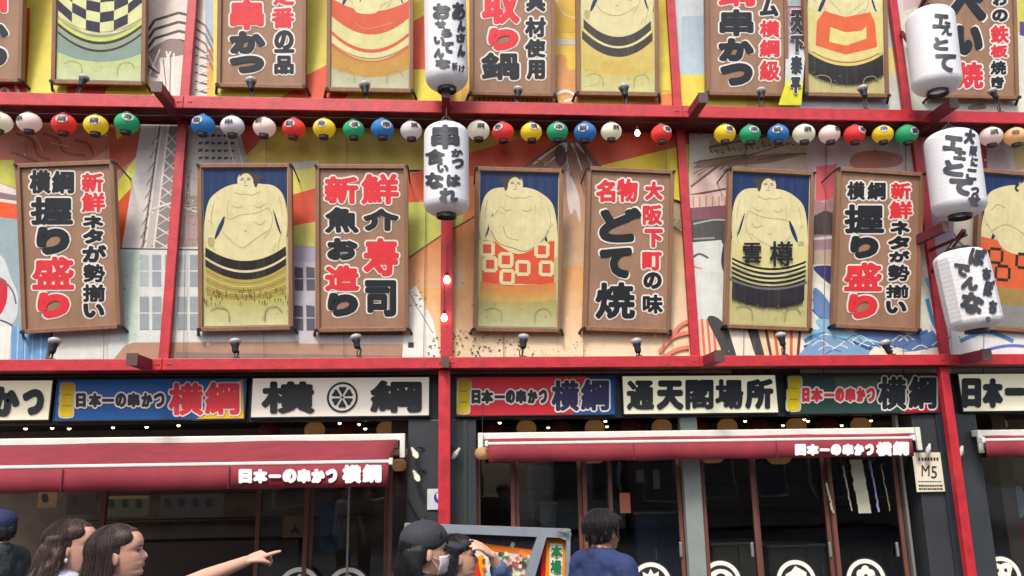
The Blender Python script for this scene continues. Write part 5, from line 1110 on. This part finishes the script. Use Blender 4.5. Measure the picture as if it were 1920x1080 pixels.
def head_pts(z, n=40, off=0., th0=0., th1=2*math.pi):
    fr,bk,hw,ns = prof(FRONT,z),prof(BACK,z),prof(HALF,z),prof(NOSE,z); c = .012; out = []
    for i in range(n):
        t = th0+(th1-th0)*i/(n if th1-th0>6.2 else n-1)
        s,co = math.sin(t),math.cos(t); e = .82 if co>0 else .95
        x = (hw+off)*math.copysign(abs(s)**e, s)
        y = c + ((fr-c+off)*abs(co)**.9 if co>0 else -(c-bk+off)*abs(co)**.95)
        if co > 0: y += ns*math.exp(-(x/.0105)**2) - .0035*math.exp(-((abs(x)-.031)/.012)**2)*math.exp(-((z-.112)/.010)**2)
        out.append(Vector((x,y,z)))
    return out
def add_bm_chain(bm, pts, rad, n=10, flat=1.):
    """tapered limb: spheres at the joints and cones between them (fused later into one skin)"""
    for p,r in zip(pts,rad):
        m_ = Matrix.Translation(p) @ Matrix.Diagonal((r,r*flat,r,1)); bmesh.ops.create_icosphere(bm, subdivisions=2, radius=1, matrix=m_)
    for (p,q),(r0,r1) in zip(zip(pts,pts[1:]),zip(rad,rad[1:])):
        d = q-p; L_ = d.length
        if L_ < 1e-5: continue
        X = Matrix.Translation((p+q)/2) @ d.to_track_quat('Z','Y').to_matrix().to_4x4()
        bmesh.ops.create_cone(bm, cap_ends=True, segments=n+4, radius1=r0, radius2=r1, depth=L_, matrix=X)
def ell(bm, c, r, X=None, sub=3):
    m_ = Matrix.Translation(Vector(c)) @ Matrix.Diagonal((r[0],r[1],r[2],1))
    bmesh.ops.create_icosphere(bm, subdivisions=sub, radius=1, matrix=(X@m_ if X is not None else m_))
def fuse(bm, name, m, parent, vox=.006, it=2, X=None, disp=0.):
    me = bpy.data.meshes.new(name); bm.to_mesh(me); bm.free()
    o = bpy.data.objects.new(name, me); COL.objects.link(o)
    r = o.modifiers.new('r','REMESH'); r.mode = 'VOXEL'; r.voxel_size = vox; r.use_smooth_shade = True
    s = o.modifiers.new('s','SMOOTH'); s.iterations = it; s.factor = .5
    if disp:
        tx = bpy.data.textures.get('cloth_folds') or bpy.data.textures.new('cloth_folds','CLOUDS'); tx.noise_scale = .09
        dm = o.modifiers.new('d','DISPLACE'); dm.texture = tx; dm.strength = disp; dm.mid_level = .5
    bpy.context.view_layer.update()
    me2 = bpy.data.meshes.new_from_object(o.evaluated_get(bpy.context.evaluated_depsgraph_get()))
    bpy.data.objects.remove(o); bpy.data.meshes.remove(me)
    me2.materials.clear(); me2.materials.append(m); me2.name = name
    for p in me2.polygons: p.use_smooth = True
    o = bpy.data.objects.new(name, me2); COL.objects.link(o); o.parent = parent; return o
def hand(bm, wrist, d, nrm, curls, side=1, s=1.):
    """palm + five separate fingers; nrm = palm normal, curls = bend per joint for thumb, index, middle, ring, little"""
    d = d.normalized(); nrm = (nrm - d*nrm.dot(d)).normalized(); lat = d.cross(nrm)*side
    k0 = wrist+d*.02*s; k1 = wrist+d*.085*s
    for q in (-.028,-.010,.010,.026): add_bm_chain(bm,[wrist+lat*q*.5*s, wrist+d*.045*s+lat*q*.95*s, k1+lat*q*s],[.015*s,.014*s,.0115*s])
    for j,(q,L_,c) in enumerate(((-.030,.068,curls[1]),(-.010,.076,curls[2]),(.010,.070,curls[3]),(.028,.056,curls[4]))):
        p = k1+lat*q*s; dd = (d+lat*q*3*.6).normalized(); pts=[p]; rr=[.0098*s]
        for k,f in enumerate((.44,.31,.25)):
            a = c*(k+1); v = dd*math.cos(a)+nrm*math.sin(a); p = p+v*L_*f*s; pts.append(p); rr.append((.0092,.0084,.0072)[k]*s)
        add_bm_chain(bm,pts,rr)
    p = wrist+d*.025*s-lat*.028*s; v = (d*.85-lat*.38+nrm*.25).normalized(); pts=[p]; c=curls[0]
    for k,f in enumerate((.028,.024,.019)):
        vv = (v*math.cos(c*k)+(nrm+lat*.5).normalized()*math.sin(c*k)).normalized(); p = p+vv*f*s; pts.append(p)
    add_bm_chain(bm,pts,[.013*s,.0115*s,.010*s,.008*s])
def person(label, hx, hy_top, k, heading, hair, hairm, topm, trousm, pitch=0., turn=0., arms=None, skin=SKINM, sleeve=.55, cap=False, mask=False, earring=False, male=False, vox=.0055, capm=None):
    top = Wd(hx, hy_top, FPX/k)
    h = top.z; S = h/1.62                              # standing height from the street level pavement
    rot = Matrix.Rotation(-heading, 3, 'Z')            # local +Y faces the heading (clockwise from +Y)
    base = Vector((top.x, top.y, 0)) - rot@Vector((0,.02,0))*S
    t,inv = thing('person', label, 'person', base, rot, None)
    V = lambda x,y,z: Vector((x,y,z))*S
    B = 1.08 if male else 1.
    # head placement
    hz = 1.62-.222; HX = Matrix.Translation(V(0,.005,hz)) @ Matrix.Rotation(pitch,4,'X') @ Matrix.Rotation(turn,4,'Z') @ Matrix.Diagonal((S,S,S,1)) @ Matrix.Translation((0,.0,0))
    bm = bmesh.new()
    zs = [i*.222/46 for i in range(47)]; rings = []
    for z in zs: rings.append([bm.verts.new(HX@p) for p in head_pts(z,44)])
    for a,b in zip(rings,rings[1:]):
        for i in range(44): bm.faces.new((a[i],a[(i+1)%44],b[(i+1)%44],b[i]))
    bm.faces.new(rings[0][::-1]); bm.faces.new(rings[-1])
    for sx in (-1,1):
        ell(bm,(sx*.076,-.008,.098),(.010,.018,.031),HX,2); ell(bm,(sx*.079,-.014,.108),(.006,.013,.018),HX,2)
    hb = HX@Vector((0,-.02,.03))
    add_bm_chain(bm,[V(0,-.035,1.33),V(0,-.025,1.40),hb],[.066*S*B,.055*S*B,.052*S*B])
    sh = .158*B
    for x in (-.07,-.03,.03,.07): add_bm_chain(bm,[V(x*1.1,0,.93),V(x*.95,.0,1.08),V(x*1.15*B,.0,1.24),V(x*1.1*B,-.01,1.32)],[.105*S,.085*S,.095*S,.06*S])
    add_bm_chain(bm,[V(-sh,-.015,1.325),V(0,-.015,1.35),V(sh,-.015,1.325)],[.05*S,.062*S,.05*S])
    legs = []
    for sx in (-1,1):
        L_=[V(sx*.085,0,.90),V(sx*.095,.01,.47),V(sx*.10,-.015,.09)]; legs.append(L_); add_bm_chain(bm,L_,[.088*S,.055*S,.038*S]); add_bm_chain(bm,[V(sx*.10,-.03,.05),V(sx*.105,.13,.03)],[.036*S,.03*S])
    AR = []
    for sx in (-1,1):
        P0 = V(sx*sh,-.015,1.32); spec = (arms or {}).get(sx)
        if spec:
            el = inv@spec['elbow']; wr = inv@spec['wrist']; d = inv.to_3x3()@spec['dir']; nr = inv.to_3x3()@spec['nrm']; cu = spec['curls']
            if spec.get('fit'):                # keep the upper arm a human length
                u = (el-P0); el = P0+u.normalized()*min(u.length,.30*S) if u.length>.34*S else el
        else:
            el = V(sx*(sh+.055),-.02,1.06); wr = V(sx*(sh+.06),.05,.82); d = Vector((0,.15,-1)); nr = Vector((-sx,0,0)); cu = (.3,.3,.35,.4,.45)
        AR.append((P0,el,wr)); add_bm_chain(bm,[P0,(P0+el)/2,el,(el*.6+wr*.4),wr],[.047*S*B,.042*S*B,.034*S*B,.036*S*B,.024*S*B])
        hand(bm, wr, d, nr, cu, side=sx, s=S*B*.98)
    fuse(bm,'body',skin,t,vox,2)
    # clothes
    bm = bmesh.new(); g = .016*S
    for x in (-.07,-.03,.03,.07): add_bm_chain(bm,[V(x*1.15,0,.90),V(x,.0,1.08),V(x*1.15*B,.0,1.24),V(x*1.1*B,-.012,1.315)],[.112*S+g*.6,.092*S+g,.098*S+g,.062*S+g])
    add_bm_chain(bm,[V(-sh,-.015,1.325),V(0,-.022,1.345),V(sh,-.015,1.325)],[.053*S+g,.068*S+g,.053*S+g]); add_bm_chain(bm,[V(0,-.01,1.1),V(0,-.02,1.30),V(0,-.035,1.375)],[.098*S+g,.09*S+g,.056*S+g])
    for P0,el,wr in AR:
        if sleeve <= 1: e = P0+(el-P0)*sleeve; add_bm_chain(bm,[P0,e],[.052*S*B+g,.046*S*B+g])
        else: e = el+(wr-el)*(sleeve-1); add_bm_chain(bm,[P0,el,e],[.052*S*B+g,.040*S*B+g,.034*S*B+g])
    fuse(bm,'shirt' if sleeve<=1 else 'jacket',topm,t,.008,2,disp=.02)
    bm = bmesh.new()
    add_bm_chain(bm,[V(-.05,0,.93),V(.05,0,.93)],[.118*S,.118*S])
    for L_ in legs: add_bm_chain(bm,[L_[0],L_[1],L_[2]+V(0,0,-.01)],[.105*S,.075*S,.06*S])
    fuse(bm,'trousers',trousm,t,.012,1,disp=.02)
    for sx in (-1,1):
        bm = bmesh.new(); add_bm_chain(bm,[V(sx*.10,-.045,.045),V(sx*.105,.06,.042),V(sx*.108,.14,.036)],[.044*S,.044*S,.038*S]); fuse(bm,'shoe',mat('white_shoe',(206,206,200),.6) if not male else RUBBER,t,.01,1)
    # facial parts
    for sx in (-1,1):
        mb = MB(); c = HX@Vector((sx*.031,.083,.1135)); 
        bm = bmesh.new(); ell(bm,(sx*.031,.0785,.1125),(.0135,.0065,.0052),HX,2); me = bpy.data.meshes.new('eye'); bm.to_mesh(me); bm.free(); me.materials.append(mat('dark_eye',(40,30,30),.2)); o = bpy.data.objects.new('eye',me); COL.objects.link(o); o.parent = t
        mb.tube([HX@Vector((sx*x,y,z)) for x,y,z in ((.014,.0905,.127),(.030,.0885,.131),(.046,.079,.1275))],[.0022*S,.0028*S,.0015*S],n=5); mb.build('eyebrow',hairm,t)
    bm = bmesh.new(); ell(bm,(0,.0855,.0555),(.019,.0062,.0042),HX,2); ell(bm,(0,.0845,.0475),(.017,.0065,.0048),HX,2); me = bpy.data.meshes.new('lips'); bm.to_mesh(me); bm.free(); me.materials.append(mat('lip_colour',(196,122,112),.5)); o = bpy.data.objects.new('lips',me); COL.objects.link(o); o.parent = t
    # hair
    bm = bmesh.new()
    E_ = lambda c,r: ell(bm,c,r,HX,3)
    if hair in ('long','wavy','short','bob','crop'):
        E_((0,-.014,.158),(.084,.094,.076)); E_((0,-.045,.115),(.082,.070,.085))
        for sx in (-1,1):
            E_((sx*.058,.022,.172),(.028,.046,.036)); E_((sx*.070,-.040,.115),(.018,.040,.062)); 
            if hair in ('long','wavy'): E_((sx*.069,-.004,.135),(.013,.026,.035))
        E_((0,.046,.192),(.045,.030,.018)) if hair!='crop' else E_((0,.066,.176),(.055,.026,.026))
    rnd = random.Random(len(label))
    if hair == 'long':
        for i in range(26):
            a = -1.55+3.1*i/25; x = .082*math.sin(a); y = -.032-.075*math.cos(a); q = HX@Vector((x*.80,y*.70,.165)); q1 = HX@Vector((x*.92,y*.80,.085)); e = V(0,-.03,1.17)+Vector((x*1.05,(y+.03)*.6,rnd.uniform(-.05,.05)))*S
            m1 = (q1*.55+e*.45)+Vector((x*.12,(y)*.06,0)); add_bm_chain(bm,[q,q1,m1,e],[.018*S,.019*S,.018*S,.011*S])
    if hair == 'wavy':
        for i in range(34):
            a = -1.7+3.4*i/33; x = .088*math.sin(a); y = -.035-.085*math.cos(a); pts=[]; rr=[]
            q = HX@Vector((x*.86,y*.76,.155)); L_ = rnd.uniform(.28,.36)
            for j in range(9):
                f = j/8; w = .014*math.sin(f*13+i*1.3); o_ = 1+.55*f
                pts.append(q+Vector((x*.55*f+w*math.cos(i), y*.9*f+w*math.sin(i)-.01*f, -L_*f))*S); rr.append((.021-.010*f)*S)
            add_bm_chain(bm,pts,rr,n=6)
    if hair == 'short':
        for i in range(60):
            a = rnd.uniform(-2.6,2.6); z = rnd.uniform(.07,.20); hw_ = prof(HALF,z); bk = -prof(BACK,z); x = (hw_+.012)*math.sin(a); y = -(bk+.012)*math.cos(a)
            if y > .03 and z < .15: continue
            q = HX@Vector((x,y,z)); e = HX@Vector((x*1.14+rnd.uniform(-.01,.01),y*1.12,z-rnd.uniform(.018,.05))); add_bm_chain(bm,[q,e],[.013*S,.004*S],n=5)
    if hair == 'bob':
        for i in range(30):
            a = -1.35+2.7*i/29; x = .080*math.sin(a); y = -.03-.07*math.cos(a); q = HX@Vector((x,y,.12)); e = HX@Vector((x*1.08,y*1.0-.01,rnd.uniform(-.01,.02))); add_bm_chain(bm,[q,e],[.02*S,.012*S])
        for i in range(0 if cap else 9):
            x = -.05+.1*i/8; q = HX@Vector((x,.07,.185)); e = HX@Vector((x*1.1,.094-abs(x)*.25,.142+rnd.uniform(-.005,.006))); add_bm_chain(bm,[q,e],[.014*S,.007*S])
    ho = fuse(bm,'hair',hairm,t,.0055,1)
    # loose strands lying over the hair: thin ribbons from the crown down
    mb = MB(); cc_ = Vector((0,-.020,.135)); ra = Vector((.096,.112,.098))
    if hair in ('short','crop'): ra = Vector((.099,.114,.097))
    if cap: ra = Vector((.086,.100,.09))
    NS = 0 if (cap and hair=='short') else 1000
    for i in range(NS):
        az = rnd.uniform(-math.pi,math.pi)        # 0 = back, +-pi = forehead
        back = math.cos(az); hl = 1.05 if back<-.55 else (1.45 if back<-.1 else 1.75)
        if cap: p0,p1 = 1.25,1.8
        else: p0,p1 = rnd.uniform(.05,.7),hl
        if cap and back < .25: continue
        pts = []; w_ = rnd.uniform(-.10,.10); lift = rnd.uniform(-.004,.004); nseg = 8
        for j in range(nseg+1):
            ph = p0+(p1-p0)*j/nseg; a_ = az+w_*j/nseg*.6
            pts.append(HX@(cc_+Vector(((ra.x+lift)*math.sin(ph)*math.sin(a_), -(ra.y+lift)*math.sin(ph)*math.cos(a_)-.002, (ra.z+lift)*math.cos(ph)))))
        if back > -.1 and hair in ('long','wavy','bob'):
            L_ = {'long':.30,'wavy':.24,'bob':.13}[hair]*rnd.uniform(.6,1.1); q = pts[-1]; sp = 1.0 if hair!='wavy' else 1.5
            for j in range(1,8):
                f = j/7; wv = (.014*math.sin(f*12+i) if hair=='wavy' else .003*math.sin(f*4+i)); pts.append(q+Vector((math.sin(az)*.05*f*(sp-.6)+wv, -math.cos(az)*.05*f*(sp-.6)-.01*f+wv*.5, -L_*f))*S)
        elif hair=='short': pts.append(pts[-1]+(pts[-1]-pts[-2])*1.2+Vector((0,0,-.004)))
        mb.tube(pts,[.0007*S]*(len(pts)-1)+[.0002],n=3,cap=False)
    if mb.v: so_ = mb.build('hair_strands',hairm,ho,smooth=True); so_['kind'] = 'stuff'
    if cap:
        bm = bmesh.new(); ell(bm,(0,-.010,.165),(.094,.110,.080),HX,4); ell(bm,(0,-.012,.145),(.093,.107,.045),HX,3)
        ell(bm,(0,-.01,.246),(.010,.010,.006),HX,2)
        fuse(bm,'cap',capm or mat('black_cap_cloth',(46,47,56),.8,var=.15,bump=.12,bscale=160),t,.006,2)
        mb = MB(); n = 14
        for i in range(n):
            for r0,r1 in ((0,.5),(.5,1)):
                def Bp(i,r):
                    a = -1.15+2.3*i/n; x = (.088+.0*r)*math.sin(a)*(1-.08*r); y = .055+.045*math.cos(a)+.085*r*math.cos(a*.8); z = .150-.026*r-.018*(x/.09)**2
                    return HX@Vector((x,y,z))
                mb.face([Bp(i,r0),Bp(i+1,r0),Bp(i+1,r1),Bp(i,r1)])
        o = mb.build('cap_brim', capm or MATS['black_cap_cloth'], t, smooth=True, weld=True); md = o.modifiers.new('t','SOLIDIFY'); md.thickness = .004
    if mask:
        mb = MB(); mm = 24; zz = [.006+.084*i/9 for i in range(10)]
        R_g = [[HX@p for p in head_pts(z,mm,off=.007+.006*math.sin((z-.006)/.084*math.pi),th0=-1.25,th1=1.25)] for z in zz]
        for a,b in zip(R_g,R_g[1:]):
            for i in range(mm-1): mb.face([a[i],a[i+1],b[i+1],b[i]])
        o = mb.build('face_mask', mat('white_mask_cloth',(232,224,226),.8,var=.05), t, smooth=True, weld=True); md = o.modifiers.new('t','SOLIDIFY'); md.thickness = .002
        mb = MB()
        for sx in (-1,1):
            for z in (.03,.075): mb.tube([HX@Vector((sx*.066,.045,z)),HX@Vector((sx*.080,-.004,.095))],.0015,n=4)
        mb.build('mask_strap', mat('white_mask_cloth',(232,224,226),.8), t)
    if earring:
        bm = bmesh.new(); ell(bm,(.082,-.004,.060),(.010,.008,.011),HX,2); me = bpy.data.meshes.new('earring'); bm.to_mesh(me); bm.free(); me.materials.append(mat('pearl',(240,236,230),.2)); o = bpy.data.objects.new('earring',me); COL.objects.link(o); o.parent = t
    return t
def cl(name,c,r=.85): return mat(name,c,r,var=.15,scale=6,bump=.25,bscale=30)
DENIM = cl('denim_cloth',(70,100,140)); NAVY = cl('navy_cotton',(34,50,96)); DK_T = cl('dark_grey_cotton',(46,56,58)); LAV = cl('lavender_cotton',(206,206,226)); TR = cl('dark_trousers',(44,46,58)); BEI = cl('pale_cotton',(206,200,190))
H90 = math.radians(90)
# woman pointing: her right arm reaches across to the right of the picture
fx = Wd(452,1057,FPX/395); tip = Wd(511,1037,FPX/385); elb = Wd(385,1088,FPX/412)
wr = Wd(462,1052,FPX/395); dr = (Wd(500,1036,FPX/388)-wr).normalized()
person('woman with straight dark brown hair pointing to the right, nearest to the camera', 245,985,428, math.radians(80), 'long', HD, cl('grey_black_top',(60,58,66)), TR, pitch=.16, turn=.0,
   arms={1:dict(elbow=elb,wrist=wr,dir=dr,nrm=Vector((0,.25,-1)),curls=(.25,.05,.75,.8,.85),fit=True)}, sleeve=.5, vox=.0042)
person('woman with wavy brown hair and a white earring, left of the pointing woman', 154,976,398, math.radians(84), 'wavy', HB, LAV, TR, pitch=.10, earring=True)
person('man in a blue cap and dark t-shirt at the left edge of the picture', -2,962,268, math.radians(-70), 'short', HK, DK_T, TR, skin=SKINT, cap=True, male=True, capm=cl('blue_cap_cloth',(22,36,78)), sleeve=.6)
person('person in a black cap and white face mask, in front of the poster case', 806,984,405, math.radians(74), 'bob', HK, cl('black_sweater',(44,42,50)), TR, cap=True, mask=True, pitch=.02, sleeve=1.7)
wr = Wd(922,1041,FPX/352); el2 = Wd(950,1098,FPX/345); d2 = (Wd(885,1012,FPX/356)-wr).normalized()
person('woman in a denim jacket raising one hand to her brow, beside the capped person', 868,1004,350, math.radians(86), 'bob', HK, DENIM, TR, pitch=.05,
   arms={1:dict(elbow=el2,wrist=wr,dir=d2,nrm=Vector((-.6,.3,-.7)),curls=(.2,.22,.25,.3,.35),fit=False)}, sleeve=1.55, vox=.0042)
wr = Wd(1158,1052,FPX/325); el3 = Wd(1154,1110,FPX/325); d3 = (Wd(1164,1014,FPX/320)-wr).normalized()
mn = person('man with short black hair and navy t-shirt seen from behind, right of the poster case', 1134,956,322, math.radians(56), 'short', HK, NAVY, TR, male=True, skin=SKINT,
   sleeve=.6)
